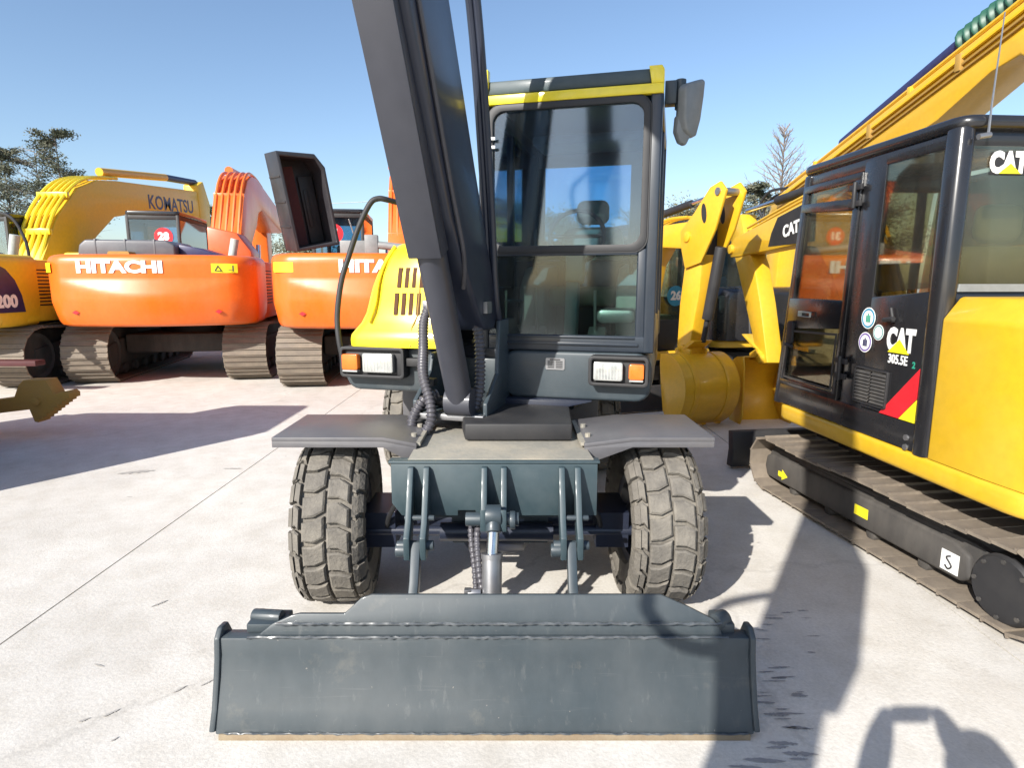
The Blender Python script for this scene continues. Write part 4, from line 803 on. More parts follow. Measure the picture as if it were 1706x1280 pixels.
# ------------------------------------------------------------ mini diggers
mini_shoe = shoe_mesh(.44, .133, 'shoe', 1); mini_shoe_d = shoe_mesh(.44, .133, 'shoe_dark', 1)
def mini_digger(loc, yaw, label, opt):
    root = thing('mini_excavator', loc, label, 'excavator', yaw=R(yaw)); I = Matrix(); cm = opt.get('m', 'cat')
    tl = Matrix.Rotation(R(opt.get('lower', 0)), 4, 'Z')
    for x in (-.83, .83): track(root, tl, x, 2.55, .47, .40, 42, opt.get('shoe', mini_shoe), sag=.02, y0=.12)
    m = MB(tl); m.box(-.62, -.5, .22, .62, .8, .45); m.build('car_body', 'under', root, .03)
    m = MB(tl); m.prism([(1.75, .02), (1.72, .16), (1.76, .34), (1.84, .34), (1.82, .18), (1.84, .02)], 'x', -1.0, 1.0); bl_ = m.build('dozer_blade', opt.get('bladem', 'black'), root, .008)
    m = MB(tl); m.box(-.5, .8, .18, -.38, 1.76, .30); m.box(.38, .8, .18, .5, 1.76, .30); m.build('blade_arm', opt.get('bladem', 'black'), bl_, .01)
    MB().lathe([(.40, 0), (.40, .42), (.60, .42), (.60, 0)], 'z', n=28).build('swing_ring', 'black', root)
    # platform skirt
    pl = rrect(-1.0, -1.12, 1.0, 1.28, .22, 5); pi = rrect(-.90, -1.02, .90, 1.18, .16, 5)
    m = MB(); m.ring(pl, pi, 'z', .585, .705); m.build('platform_skirt', cm, root, .028, 3)
    MB().prism(rrect(-.93, -1.0, .93, 1.2, .15), 'z', .60, .69).build('platform', 'black', root, .01)
    # engine cover
    ec = opt.get('cover', cm); m = MB()
    sec = [(-.985, .708), (-.985, 1.46), (-.90, 1.575), (.90, 1.575), (.985, 1.46), (.985, .708)]
    rows = [(-.395, 1, 0), (-.75, 1, 0), (-.98, .985, .01), (-1.10, .95, .03), (-1.17, .86, .07), (-1.19, .8, .1)]; vs = []
    for y, k, dz in rows: vs += [(x * k, y, z - (dz if z > 1 else 0)) for x, z in sec]
    n = len(sec); m.add(vs, [(j * n + i, j * n + i + 1, (j + 1) * n + i + 1, (j + 1) * n + i) for j in range(len(rows) - 1) for i in range(n - 1)] + [tuple(range(n)), tuple(range((len(rows) - 1) * n, len(rows) * n))[::-1]])
    m.build('engine_cover', ec, root, .035, 3)
    m = MB(); m.prism(rrect(.12, -.35, .95, 1.1, .1), 'z', .72, 1.35); m.build('side_cover', opt.get('side', cm), root, .05, 3)
    if opt.get('detail'): cat_cab(root)
    else:
        c = simple_cab(root, I, -.97, .05, -.36, 1.15, .70, 2.45, 'black', 'black_gloss', .72, opt.get('gm', 'window'))
        if opt.get('disc'): number_disc(c, Matrix.Rotation(math.pi, 4, 'Z'), *opt['disc'])
    if 'boom' in opt:
        ox = opt.get('ox', .2); TB = Matrix.Translation((ox, 0, 0)) @ opt.get('tilt', I)
        MB(TB).box(-.16, 1.1, .62, .16, 1.55, 1.0).build('swing_post', cm, root, .04)
        b = plate_arm(root, TB, 'boom', opt['boom'], -.12, .12, opt.get('bm', cm), .02)
        a = plate_arm(root, TB, 'arm', opt['arm'], -.10, .10, opt.get('bm', cm), .02)
        if 'cheeks' in opt:
            for x in (-.135, .105):
                ck = MB(TB).prism(opt['cheeks'], 'x', x, x + .03).build('arm_cheek', opt.get('bm', cm), a, .008)
                MB(TB).prism([(2.78 + .035 * math.cos(t) - .03 * math.sin(t), 2.38 + .035 * math.cos(t) + .10 * math.sin(t)) for t in [R(18 * k) for k in range(20)]], 'x', x - .002, x + .032).build('opening_shade', 'black', ck)  # solid black oval paints the dark inside of the hole
            MB(TB).cyl((-.15, 3.0, 2.58), (.15, 3.0, 2.58), .04).build('cylinder_pin', 'steel', a); MB(TB).box(-.10, 2.5, 1.9, .10, 2.72, 2.3).build('arm_web', 'black', a)
        for q in opt.get('pins', ()): MB(TB).cyl((-.155, q[0], q[1]), (.155, q[0], q[1]), .06, n=14).build('joint_pin', opt.get('bm', cm), a, .01)
        if 'pipe' in opt:
            for x in (-.07, 0, .07): MB(TB).tube([(x, p[0], p[1]) for p in spline([(q[0], q[1], 0) for q in opt['pipe']], 5)], .016, 6).build('hydraulic_pipe', opt.get('bm', cm), b)
        for nm, c0, c1, r, m0 in opt.get('cyl', ()):
            p0 = Vector((0, *c0)); p1 = Vector((0, *c1)); c = MB(TB).cyl(p0, p0.lerp(p1, .62), r, n=12).build(nm, m0, root); MB(TB).cyl(p0.lerp(p1, .6), p1, r * .55, n=10).build('cylinder_rod', 'chrome' if nm != 'bucket_cylinder' else 'black', c)
        for nm, p0, p1, r, m0 in opt.get('cylx', ()):
            p0, p1 = Vector(p0), Vector(p1); c = MB(TB).cyl(p0, p0.lerp(p1, .75), r, n=14).build(nm, m0, root, .006); MB(TB).cyl(p0.lerp(p1, .74), p1, r * .5, n=10).build('cylinder_rod', 'black', c)
        if 'bk' in opt: bucket(root, TB @ Matrix.Translation((0, *opt['bk'][:2])) @ Matrix.Rotation(R(opt.get('bz', 0)), 4, 'Z') @ Matrix.Rotation(R(opt['bk'][2]), 4, 'X') @ Matrix.Scale(opt.get('bs', 1.), 4), opt.get('bw', .62), opt.get('bkm', cm), 4)
        if 'link' in opt: m = MB(TB); q = opt['link']; m.prism([(q[0][0] - .05, q[0][1]), (q[0][0] + .05, q[0][1]), (q[1][0] + .05, q[1][1]), (q[1][0] - .05, q[1][1])], 'x', -.13, .13); m.build('bucket_link', cm, a, .02)
    return root

def cat_cab(root):
    """black cab with its door and decals on the side that faces the yard (x = -.98)"""
    b = MB(); xo, xi = -.985, -.94
    b.prism(rrect(-1.0, -.40, -.90, -.28, .04), 'z', .70, 2.42)                                  # rear corner post
    b.prism([(.20, .70), (.42, .70), (.37, 2.40), (.16, 2.40)], 'x', xo + .004, xi)              # middle pillar
    b.prism([(1.20, .70), (1.27, .70), (1.04, 2.40), (.97, 2.40)], 'x', xo - .004, xi)           # front pillar
    b.prism([(-.29, .872), (.21, .872), (.19, 1.56), (-.29, 1.60)], 'x', xo + .002, xi)          # panel under the rear side window
    b.prism([(-.36, .708), (1.25, .708), (1.245, .868), (-.36, .868)], 'x', xo - .002, xi)       # lower panel
    b.box(xo + .006, -.36, 2.33, xi, 1.06, 2.41)
    b.prism(rrect(-.06, -.40, .04, -.28, .03), 'z', .70, 2.42); b.box(.0, 1.14, .70, .05, 1.2, 2.4); b.box(-.93, -.36, .7, .03, -.33, 1.62); b.box(-.93, 1.15, .7, .03, 1.19, 1.0); b.box(.0, -.3, .7, .04, 1.15, 1.3); b.box(-.93, -.37, 2.32, .03, -.33, 2.42); b.box(-.96, .98, 2.3, .03, 1.05, 2.41)
    c = b.build('cab', 'black_gloss', root, .012)
    MB().prism(rrect(-1.005, -.42, .06, 1.08, .10), 'z', 2.405, 2.475).build('cab_roof', 'black_gloss', c, .03, 3)
    # door: a frame with two openings
    d = MB(); D = [(1.19, .862), (.445, .862), (.375, 2.335), (1.02, 2.335)]
    def quad(p, x0, x1): d.prism(p, 'x', x0, x1)
    x0, x1 = xo - .008, xi + .004
    quad([(1.19, .872), (1.145, .872), (.985, 2.33), (1.025, 2.33)], x0, x1); quad([(.50, .872), (.44, .872), (.37, 2.33), (.43, 2.33)], x0, x1)
    quad([(1.02, 2.33), (.37, 2.33), (.373, 2.28), (1.027, 2.28)], x0 - .001, x1); quad([(1.19, .905), (.44, .905), (.44, .86), (1.19, .86)], x0 - .001, x1)
    quad([(1.145, 1.30), (.47, 1.34), (.455, 1.53), (1.12, 1.53)], x0 - .0015, x1); quad([(1.05, 2.15), (.42, 2.10), (.42, 2.175), (1.045, 2.21)], x0 - .001, x1)
    door = d.build('door', 'black_gloss', c, .006)
    e = xo + .015
    pane(door, 'door_window', Matrix(), [(e, 1.05, 1.53), (e, .42, 1.53), (e, .39, 2.30), (e, .99, 2.30)], 'tint'); pane(door, 'door_window', Matrix(), [(e, 1.15, .90), (e, .48, .90), (e, .46, 1.36), (e, 1.12, 1.34)], 'tint')
    m = MB(); m.box(x0 - .03, .78, 1.43, x0 - .018, .94, 1.44); m.box(x0 - .03, .93, 1.40, x0 - .002, .94, 1.44); m.box(x0 - .03, .78, 1.40, x0 - .018, .79, 1.44); m.box(x0 - .03, .78, 1.40, x0 - .018, .94, 1.406); m.build('door_handle', 'pale', door, .002)
    m = MB(); m.prism(rrect(1.02, 1.18, 1.10, 1.36, .03), 'x', x0 - .02, x0); m.cyl((x0 - .02, 1.10, 1.18), (x0 - .02, 1.0, 1.17), .012); m.build('door_latch', 'black', door, .006)
    for z in (1.02, 2.12):
        m = MB(); m.box(x0 - .02, .34, z, x0, .46, z + .035); m.box(x0 - .02, .34, z + .10, x0, .46, z + .135); m.cyl((x0 - .02, .40, z - .01), (x0 - .02, .40, z + .15), .014); m.build('door_hinge', 'black', door, .003)
    m = MB(); o = [(1.13, .92), (.50, .92), (.48, 1.31), (1.10, 1.29)]; m.ring(o, [(1.115, .935), (.515, .935), (.495, 1.295), (1.09, 1.275)], 'x', x0 - .006, x0); m.build('window_seal', 'under', door)
    pane(c, 'side_window', Matrix(), [(e, .19, 1.58), (e, -.29, 1.62), (e, -.29, 2.34), (e, .17, 2.34)], 'tint')
    pane(c, 'rear_window', Matrix(), [(-.91, -.372, 1.62), (-.05, -.372, 1.62), (-.05, -.372, 2.33), (-.91, -.372, 2.33)], 'tint')
    pane(c, 'front_window', Matrix(), [(-.92, 1.17, 1.0), (.0, 1.17, 1.0), (.0, 1.02, 2.33), (-.92, 1.02, 2.33)], 'tint'); pane(c, 'far_window', Matrix(), [(.02, -.3, 1.3), (.02, 1.12, 1.3), (.02, 1.0, 2.33), (.02, -.3, 2.33)], 'tint')
    # louvre
    m = MB(); m.ring(rrect(-.045, .90, .265, 1.125, .012), rrect(-.035, .91, .255, 1.115, .008), 'x', xo - .014, xo + .004); v = m.build('air_vent', 'black', c, .003)
    for (y0, y1) in ((-.03, .10), (.12, .25)):
        for k in range(9):
            z = .918 + k * .0215; MB().add([(xo - .002, y0, z + .016), (xo - .002, y1, z + .016), (xo - .014, y1, z), (xo - .014, y0, z), (xo + .001, y0, z + .012), (xo + .001, y1, z + .012), (xo - .010, y1, z - .003), (xo - .010, y0, z - .003)], [(0, 1, 2, 3), (7, 6, 5, 4), (0, 4, 5, 1), (1, 5, 6, 2), (2, 6, 7, 3), (3, 7, 4, 0)]).build('vent_slat', 'under', v)
    # decals
    xd = xo - .001
    text('brand_lettering', 'CAT', .172, 'white', c, face_left(xd, -.108, 1.315), .010, .66, .001)
    m = MB(); m.prism([(-.015, 1.245), (-.19, 1.245), (-.105, 1.325)], 'x', xd - .004, xd - .0025); m.build('brand_triangle', 'decal_y', c)
    text('model_number', '305.5E', .074, 'white', c, face_left(xd, -.100, 1.205), .0015, .80, .001); text('model_suffix', '2', .05, 'green', c, face_left(xd, -.232, 1.19), .002, .9, .001)
    m = MB(); m.prism([(.012, .872), (-.155, .872), (-.285, 1.01), (-.285, 1.18)], 'x', xd - .0015, xd); m.build('red_stripe', 'red', c); m = MB(); m.prism([(-.158, .872), (-.285, .872), (-.285, 1.005)], 'x', xd - .0015, xd); m.build('yellow_stripe', 'decal_y', c)
    for y, z, r, m0, m1 in ((.19, 1.43, .066, 'teal', 'green'), (.20, 1.28, .063, 'purple', 'navy'), (.085, 1.35, .048, 'aqua', 'white')):
        s = MB().prism(disc2(y, z, r, 24), 'x', xd - .0012, xd).build('sticker', 'white', c); MB().ring(disc2(y, z, r * .90, 24), disc2(y, z, r * .74, 24), 'x', xd - .0024, xd - .001).build('sticker_ring', m0, s)
        q = MB()
        for k in (-1, 0, 1): q.prism([(y + k * r * .22 - r * .09, z - r * .38), (y + k * r * .22 + r * .09, z - r * .38), (y + k * r * .22 + r * .09, z + r * (.25 if k else .42)), (y + k * r * .22 - r * .09, z + r * (.25 if k else .42))], 'x', xd - .0024, xd - .001)
        q.build('sticker_emblem', m1, s)
    m = MB(); m.cyl((xd - .012, -.02, 1.50), (xd - .012, -.05, 1.42), .010); m.cyl((xd - .02, .02, 1.43), (xd - .02, -.06, 1.44), .014); m.build('side_latch', 'black', c)
    for z in (.78, .725): MB().cyl((xo - .012, -.24, z), (xo, -.24, z), .018, n=8).build('bolt', 'steel', c)
    # rear window decal and aerial
    m = MB(); m.box(-.80, -.380, 2.19, -.35, -.376, 2.30); rd = m.build('window_decal', 'black', c); text('brand_lettering', 'CAT', .135, 'white', rd, face_back(-.71, -.382, 2.245), .009, .75, .001); m = MB(); m.prism([(-.76, 2.195), (-.64, 2.195), (-.70, 2.245)], 'y', -.386, -.384); m.build('brand_triangle', 'decal_y', rd)
    m = MB(); m.cyl((-.93, -.43, 2.36), (-.87, -.43, 2.37), .014); m.tube([(-.88, -.43, 2.37), (-.88, -.43, 2.50), (-.87, -.43, 2.93)], lambda i: (.007, .005, .003)[i], 6); m.build('aerial', 'steel', c)
    m = MB(); m.prism(rrect(-.90, -.38, -.04, -.355, .01), 'z', 1.6, 1.64); m.build('window_rail', 'grey', c)
    # seat and levers
    m = MB(); m.prism(rrect(-.72, 1.15, -.22, 1.85, .1), 'y', -.16, -.02); m.prism(rrect(-.60, 1.87, -.34, 2.08, .06), 'y', -.14, -.05); m.prism(rrect(-.72, -.1, -.22, .42, .08), 'z', 1.08, 1.22); m.build('seat', 'seat', c, .04, 3)
    m = MB(); m.prism([(-.05, .72), (-.05, 1.32), (.45, 1.36), (.5, 1.25), (.5, .72)], 'x', -.90, -.76); m.prism([(-.05, .72), (-.05, 1.32), (.45, 1.36), (.5, 1.25), (.5, .72)], 'x', -.18, -.04); m.build('console', 'grey', c, .03)
    m = MB()
    for x in (-.83, -.11): m.cyl((x, .40, 1.34), (x, .36, 1.52), .014); m.cyl((x, .36, 1.50), (x, .35, 1.60), .026)
    for x in (-.55, -.40): m.cyl((x, .78, .75), (x, .70, 1.35), .014)
    m.build('control_lever', 'black', c)
    m = MB(); m.box(-.93, -.33, .72, .0, 1.12, .745); m.build('cab_floor', 'under', c)

# detailed mini on the right; its own boom runs out beyond the cab
minic = mini_digger((3.2, 3.7, 0), 4.5, 'yellow mini excavator with glossy black cab, brand decal and red corner stripe', dict(
    detail=True, lower=4, ox=.05, boom=[(1.25, .85), (1.15, 1.05), (1.7, 2.0), (2.0, 2.36), (2.4, 2.48), (2.75, 2.44), (4.25, 2.2), (4.42, 2.1), (4.35, 1.96), (4.1, 1.96), (2.75, 2.03), (2.4, 1.98), (2.1, 1.7), (1.6, 1.0)],
    pipe=[(1.3, 1.4), (1.65, 2.05), (2.0, 2.44), (2.45, 2.55), (4.0, 2.30)],
    arm=[(4.15, 2.48), (4.35, 2.48), (4.46, 2.25), (4.12, 1.75), (3.44, .70), (3.24, .74), (3.5, 1.4), (3.72, 1.85), (3.98, 2.15)], bk=(3.40, .74, 12), bw=.62, pins=((4.3, 2.06), (3.36, .78)),
    cyl=(('arm_cylinder', (2.2, 2.60), (4.2, 2.52), .05, 'black'), ('boom_cylinder', (1.5, .85), (2.2, 1.95), .06, 'black'), ('bucket_cylinder', (4.2, 2.35), (3.9, 1.0), .04, 'ochre')), link=((3.5, .88), (3.85, 1.02))))
TL = Matrix.Rotation(R(4), 4, 'Z'); XO = -.955
# side frame of the yard-side crawler with sloping top, labels and final drive cover
m = MB(TL); m.prism([(-.56, .10), (1.26, .10), (1.30, .18), (1.28, .27), (1.20, .30), (-.50, .30), (-.60, .26), (-.62, .14)], 'x', XO, XO + .10); m.prism([(-.50, .30), (1.20, .30), (1.18, .355), (-.44, .355)], 'x', XO + .03, XO + .16); sf = m.build('side_frame', 'under', minic, .02, 3)
m = MB(TL); m.lathe([(XO - .05, 0), (XO - .05, .155), (XO - .035, .17), (XO + .12, .18)], 'x', (0, -.83, .20), 32); m.build('drive_cover', 'black', sf)
bt = MB(TL)
for k in range(8): a = 2 * math.pi * k / 8; bt.cyl((XO - .058, -.83 + .14 * math.cos(a), .20 + .14 * math.sin(a)), (XO - .048, -.83 + .14 * math.cos(a), .20 + .14 * math.sin(a)), .012, n=6)
bt.build('cover_bolt', 'under', sf)
m = MB(TL); m.box(XO - .003, .12, .17, XO, .24, .235); m.build('caution_label', 'decal_y', sf)
m = MB(TL); m.box(XO - .003, -.55, .125, XO, -.44, .235); hk = m.build('hook_label', 'white', sf); m = MB(TL); m.tube(spline([(XO - .004, p[0], p[1]) for p in ((-.50, .215), (-.475, .20), (-.495, .18), (-.51, .16), (-.49, .14), (-.47, .155))], 4), .005, 6); m.build('hook_print', 'black', hk)
m = MB(TL); m.prism([(1.10, .15), (1.10, .19), (1.05, .19), (1.05, .21), (.98, .17), (1.05, .13), (1.05, .15)], 'x', XO - .003, XO); m.build('arrow_label', 'decal_y', sf)
TB5 = Matrix.Translation((.05, 0, 0))
m = MB(TB5); m.prism([(2.42, 2.04), (3.35, 2.04), (3.30, 2.18), (3.18, 2.34), (2.45, 2.46)], 'x', -.1235, -.1215); bd = m.build('boom_decal', 'black', minic)
text('decal_print', 'CAT', .17, 'white', bd, TB5 @ face_left(-.128, 2.88, 2.19) @ Matrix.Rotation(R(8), 4, 'Z'), .006, .95, .002)
# the digger whose boom comes from behind the wheeled machine's cab
mini_digger((1.53, 9.58, 0), -160, 'yellow mini excavator half hidden by the slate cab with blue number 26 disc', dict(
    m='yellow', ox=.31, bs=.93, disc=(.36, -1.17, 1.46, .14, '26', 'teal'), gm='clear', boom=[(1.2, .85), (1.1, 1.05), (1.35, 1.85), (1.58, 2.18), (1.9, 2.32), (2.45, 2.32), (2.60, 2.22), (2.58, 2.08), (2.45, 2.02), (1.95, 2.06), (1.75, 1.85), (1.5, .95)], pipe=[(1.15, 1.5), (1.32, 1.95), (1.58, 2.26), (1.95, 2.38), (2.4, 2.38)],
    arm=[(2.44, 1.95), (2.74, 1.95), (2.72, 1.55), (2.56, .80), (2.42, .70), (2.34, .82), (2.36, 1.4)], cheeks=[(2.40, 2.0), (2.36, 2.22), (2.60, 2.40), (2.86, 2.64), (3.02, 2.68), (3.12, 2.58), (2.98, 2.2), (2.76, 1.86), (2.48, 1.80)], bk=(2.44, .78, 24), bw=.78, pins=((2.50, 2.15), (2.44, .80)),
    cyl=(('arm_cylinder', (1.35, 2.42), (3.0, 2.60), .045, 'black'),), cylx=(('bucket_cylinder', (.0, 2.92, 2.02), (.0, 2.70, .98), .062, 'black'),), link=((2.50, .88), (2.68, 1.0))))
mini_digger((4.15, 11.2, 0), 6, 'mini excavator with black engine cover on a yellow base, rear towards the yard', dict(m='yellow', cover='black_gloss', side='black_gloss', shoe=mini_shoe_d, ox=.3,
    boom=[(1.2, .85), (1.1, 1.05), (1.9, 2.3), (2.3, 2.8), (2.6, 2.9), (4.0, 2.5), (4.1, 2.3), (2.8, 2.4), (2.5, 2.3), (1.6, 1.0)], arm=[(3.8, 2.7), (4.05, 2.75), (4.2, 2.4), (4.1, .8), (3.95, .8), (3.8, 2.1)], cyl=(('boom_cylinder', (1.5, .8), (2.2, 2.2), .06, 'black'),), bk=(4.0, .85, 10)))
# neighbour parked just outside the picture on the left, its stabiliser foot reaching in
mL = mini_digger((-6.02, 4.5, 0), 180, 'yellow excavator parked at the left edge with a serrated stabiliser foot reaching in', dict(m='ochre', bladem='ochre', ox=.2,
    boom=[(1.25, .85), (1.15, 1.05), (1.5, 1.6), (1.7, 1.75), (2.0, 1.7), (2.3, 1.2), (2.2, 1.1), (1.8, 1.3), (1.5, .95)], arm=[(2.1, 1.4), (2.3, 1.4), (2.35, .6), (2.25, .3), (2.15, .3), (2.12, .6)]))
TS = Matrix.Rotation(math.pi, 4, 'Z') @ Matrix.Translation((6.02, -4.5, 0))
m = MB(TS); zz = [(-5.95, .34), (-5.36, .42), (-5.30, .55), (-5.24, .61), (-5.0, .615), (-4.93, .46), (-4.80, .49), (-4.765, .46)]
a0, a1 = Vector((-4.765, .45)), Vector((-5.17, .155)); zz2 = []
for k in range(9): p = a0.lerp(a1, k / 9); q = a0.lerp(a1, (k + .5) / 9); zz2 += [(p.x, p.y), (q.x + .02, q.y - .025)]
m.prism(zz + zz2 + [(-5.17, .155), (-5.21, .29), (-5.95, .20)], 'y', 6.50, 6.68); sfoot = m.build('stabiliser_foot', 'ochre', mL, .004)
m = MB(TS); m.cyl((-5.12, 6.47, .38), (-5.12, 6.71, .38), .045); m.build('foot_pin', 'ochre', sfoot, .004)
m = MB(TS); m.prism([(-5.9, .33), (-6.3, .45), (-6.3, .70), (-5.95, .66), (-5.7, .34), (-5.9, .21)], 'y', 6.3, 6.66); m.box(-6.5, 4.9, .40, -6.3, 6.6, .62); m.build('stabiliser_beam', 'ochre', mL, .01)

# ------------------------------------------------------------ photographer, standing at the camera
pe = bpy.data.meshes.new('person')
PV_ = [((.03, -.44, .95), .145), ((.03, -.43, 1.12), .135), ((.03, -.42, 1.30), .16), ((.03, -.41, 1.44), .12), ((.03, -.40, 1.51), .058), ((.03, -.385, 1.60), .085), ((.03, -.38, 1.70), .09),
       ((-.15, -.41, 1.42), .075), ((-.30, -.33, 1.26), .055), ((-.165, -.13, 1.50), .052), ((-.108, -.075, 1.62), .055),
       ((.21, -.41, 1.42), .075), ((.34, -.33, 1.26), .055), ((.175, -.13, 1.50), .052), ((.108, -.075, 1.62), .055),
       ((-.08, -.44, .86), .10), ((-.10, -.42, .50), .075), ((-.11, -.45, .10), .05), ((-.12, -.33, .04), .045),
       ((.14, -.44, .86), .10), ((.16, -.42, .50), .075), ((.17, -.45, .10), .05), ((.18, -.33, .04), .045)]
PE_ = [(0, 1), (1, 2), (2, 3), (3, 4), (4, 5), (5, 6), (3, 7), (7, 8), (8, 9), (9, 10), (3, 11), (11, 12), (12, 13), (13, 14), (0, 15), (15, 16), (16, 17), (17, 18), (0, 19), (19, 20), (20, 21), (21, 22)]
for s in (-1, 1):
    b0 = 10 if s < 0 else 14
    for k, (dx, dy, dz, l) in enumerate(((.02, .0, .045, 1), (.012, .02, .04, 1), (.004, .03, .03, 1), (-.006, .035, .015, .8), (-.03, .0, .05, .8))):
        i = len(PV_); bx, by, bz = PV_[b0][0]; sg = s
        PV_.append(((bx + sg * dx * .6, by + dy * .6, bz + dz * .7), .016)); PV_.append(((bx - sg * .02 + sg * dx * .4, by + dy, bz + dz * 1.25), .011)); PE_ += [(b0, i), (i, i + 1)]
pe.from_pydata([p[0] for p in PV_], PE_, []); per = link('person', pe); sk = per.modifiers.new('skin', 'SKIN'); sk.use_smooth_shade = True
for i, p in enumerate(PV_): pe.skin_vertices[0].data[i].radius = (p[1], p[1])
pe.skin_vertices[0].data[0].use_root = True; per.modifiers.new('subd', 'SUBSURF').levels = 1; per.modifiers['subd'].render_levels = 1
pe.materials.append(M_['cloth']); tag(per, 'person in dark clothes standing at the camera and holding up a phone', 'person')
bpy.context.view_layer.update(); pm = bpy.data.meshes.new_from_object(per.evaluated_get(bpy.context.evaluated_depsgraph_get())); per.modifiers.clear(); per.data = pm
pm.materials.clear(); pm.materials.append(M_['cloth']); pm.materials.append(M_['skin'])
for q in pm.polygons:
    c_ = q.center
    if c_.z > 1.52 and (abs(c_.x - .03) < .12 and c_.y < -.2 or c_.y > -.125): q.material_index = 1
MB().lathe([(1.60, .0), (1.60, .09), (1.66, .108), (1.73, .10), (1.785, .06), (1.80, 0)], 'z', (.03, -.385, 0), 20).build('hair', 'rubber', per)
ph = MB().box(-.075, -.062, 1.608, .075, -.052, 1.676).build('phone', 'rubber', None, .003); tag(ph, 'black phone held up in both hands at the camera', 'phone')

# ------------------------------------------------------------ trees and power line
def tree(loc, h, label, kind, seed, spread_=.3, group=None, trunk_r=.09):
    r = random.Random(seed); root = thing('tree', loc, label, 'tree', group)
    tk = MB(); cr = MB(); tw = MB()
    top = [(0, 0, 0), (r.uniform(-.1, .1), 0, h * .35), (r.uniform(-.15, .15), 0, h * .7), (r.uniform(-.1, .1), 0, h)]
    P = spline(top, 6); tk.tube(P, lambda i: trunk_r * (1 - .92 * i / (len(P) - 1)), 7)
    def leafs(p, n, rad, s):
        for _ in range(n):
            q = p + Vector((r.gauss(0, rad), r.gauss(0, rad), r.gauss(0, rad * .55)))
            a = Vector((r.uniform(-1, 1), r.uniform(-1, 1), r.uniform(-.6, .6))).normalized() * s; b = a.orthogonal().normalized() * s * r.uniform(.25, .5)
            cr.add([q - a, q + b, q + a, q - b], [(0, 1, 2, 3)])
    nb = {'bare': 95, 'pine': 40, 'shrub': 40, 'thin': 36}[kind]
    for k in range(nb):
        t = (.12 if kind == 'shrub' else .22) + (.76 if kind != 'bare' else .74) * (k + r.random() * .5) / nb; i = int(t * (len(P) - 1)); b0 = P[i].lerp(P[min(i + 1, len(P) - 1)], t * (len(P) - 1) - i)
        a = r.random() * 6.283
        if kind == 'bare': L = h * spread_ * (1.05 - t) * r.uniform(.7, 1.1); el = R(r.uniform(25, 50))
        elif kind == 'shrub': L = h * spread_ * math.sin(math.pi * min(.95, t * .85 + .12)) * r.uniform(.6, 1.1); el = R(r.uniform(5, 45))
        else: L = h * spread_ * math.sin(math.pi * (t * .8 + .15)) * r.uniform(.5, 1.25); el = R(r.uniform(-5, 30))
        d = Vector((math.cos(a) * math.cos(el), math.sin(a) * math.cos(el), math.sin(el)))
        m_ = b0 + d * L * .55 + Vector((0, 0, L * .04)); e = b0 + d * L + Vector((0, 0, L * (.12 if kind != 'pine' else .02)))
        tw.tube([b0, m_, e], lambda i: (.028, .018, .006)[i] * trunk_r / .09, 4, cap=False)
        ns = 9 if kind in ('bare', 'thin') else 5
        for j in range(ns):
            s = b0.lerp(e, .25 + .75 * j / ns); dv = (d + Vector((r.gauss(0, .6), r.gauss(0, .6), r.gauss(.1, .45)))).normalized() * L * r.uniform(.15, .38)
            tw.tube([s, s + dv * .5 + Vector((0, 0, .02)), s + dv], lambda i: (.008, .006, .003)[i] * trunk_r / .09, 3, cap=False)
            if kind == 'pine' and r.random() < .8: leafs(s + dv * .8, 64, .11 + L * .06, .075)
            if kind == 'shrub': leafs(s + dv * .7, 64, .17 + L * .08, .08)
            if kind == 'thin' and r.random() < .35: leafs(s + dv, 8, .14, .06)
    tk.build('trunk', 'bark', root, fix=False)
    if kind in ('pine', 'shrub'):
        c = cr.build('crown', kind, root, fix=False); tw.build('branch', 'bark', c, fix=False)
    else:
        c = tw.build('crown', 'twig', root, fix=False)
        if cr.v: cr.build('leaf', 'shrub', c, fix=False)
tree((-22.6, 32, 0), 9.1, 'sparse dark pine on the left behind the yellow boom, tallest of that clump', 'pine', 3, .24)
tree((-24.9, 33.5, 0), 8.8, 'thin half bare tree just left of the sparse pine', 'thin', 5, .30)
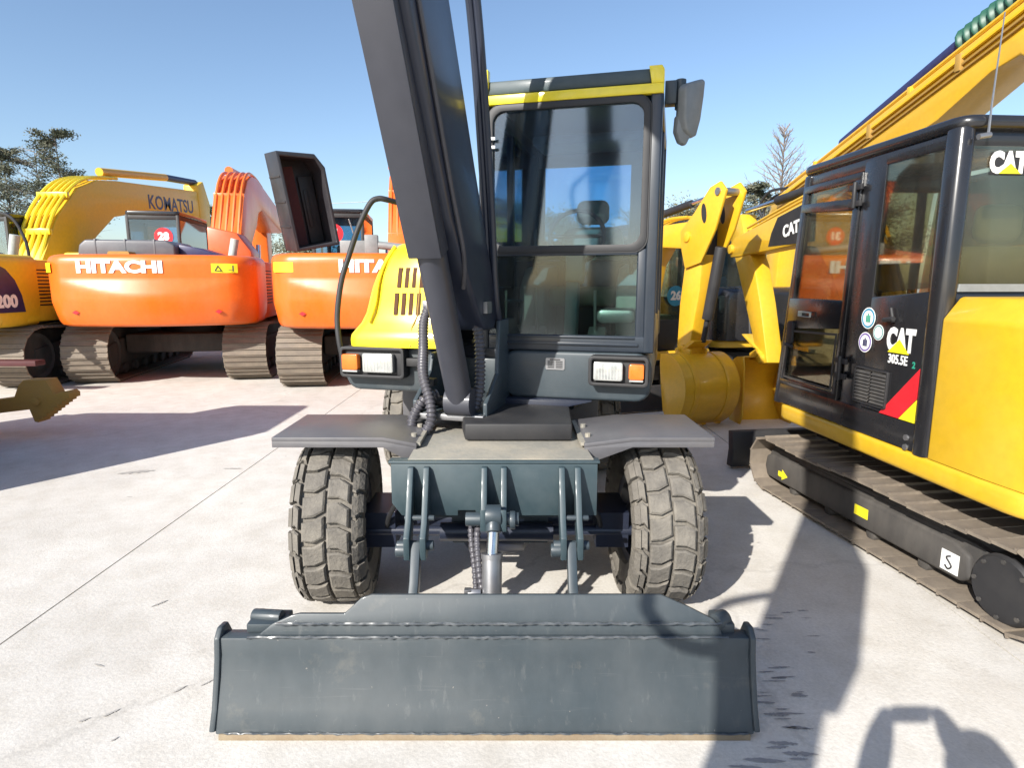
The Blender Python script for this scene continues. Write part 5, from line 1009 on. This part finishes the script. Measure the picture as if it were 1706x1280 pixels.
tree((-26.2, 33, 0), 8.4, 'ragged pine cut off by the left edge of the picture', 'pine', 8, .27)
tree((-28.6, 36, 0), 7.0, 'low bare tree under the wire at far left', 'thin', 11, .4)
tree((-19.2, 40, 0), 6.3, 'small pine between the yellow boom and the first orange boom', 'pine', 14, .28)
tree((-17.7, 42, 0), 6.4, 'olive shrubby tree peeking out beside the first orange boom', 'shrub', 15, .3)
tree((-12.6, 38, 0), 5.6, 'olive shrubby tree hidden behind the open grey hood', 'shrub', 16, .4)
tree((12.6, 30, 0), 8.9, 'tall bare conical tree standing above the mini excavator booms', 'bare', 21, .44, trunk_r=.10)
tree((11.2, 29, 0), 6.0, 'green conifer just left of the tall bare tree', 'pine', 22, .26)
tree((8.6, 30, 0), 5.3, 'round olive shrubby tree between the slate cab and the digger arm', 'shrub', 23, .42)
tree((11.9, 27, 0), 4.9, 'brownish shrubby tree below the tall bare tree', 'shrub', 24, .5)
tree((6.2, 34, 0), 5.4, 'shrubby tree with bare top behind the slate cab', 'thin', 25, .5)
tree((14.4, 28, 0), 5.2, 'shrubby tree seen through the yellow digger arms', 'shrub', 26, .5)
tree((17.5, 31, 0), 5.5, 'shrubby tree beyond the black cab roof', 'shrub', 27, .5)
tree((2.5, 33, 0), 5.0, 'shrubby tree seen through the slate cab windows', 'shrub', 28, .5)
def pole(x, y, label):
    o = thing('utility_pole', (x, y, 0), label, 'utility pole'); MB().cyl((0, 0, 0), (0, 0, 7.5), .14, .09).build('post', 'pale', o); MB().box(-.7, -.06, 7.0, .7, .06, 7.12).build('crossarm', 'pale', o)
pole(-52, 42, 'concrete utility pole outside the left edge carrying the thin wire'); pole(-4.2, 42, 'concrete utility pole hidden behind the dark boom carrying the thin wire')
pw = MB().tube([(-52 + 47.8 * k / 30, 42, 7.15 - .8 * math.sin(math.pi * k / 30) + .1 * (1 - k / 30)) for k in range(31)], .022, 5).build('power_line', 'pale'); tag(pw, 'thin power line strung across the sky behind the yellow boom', 'cable')
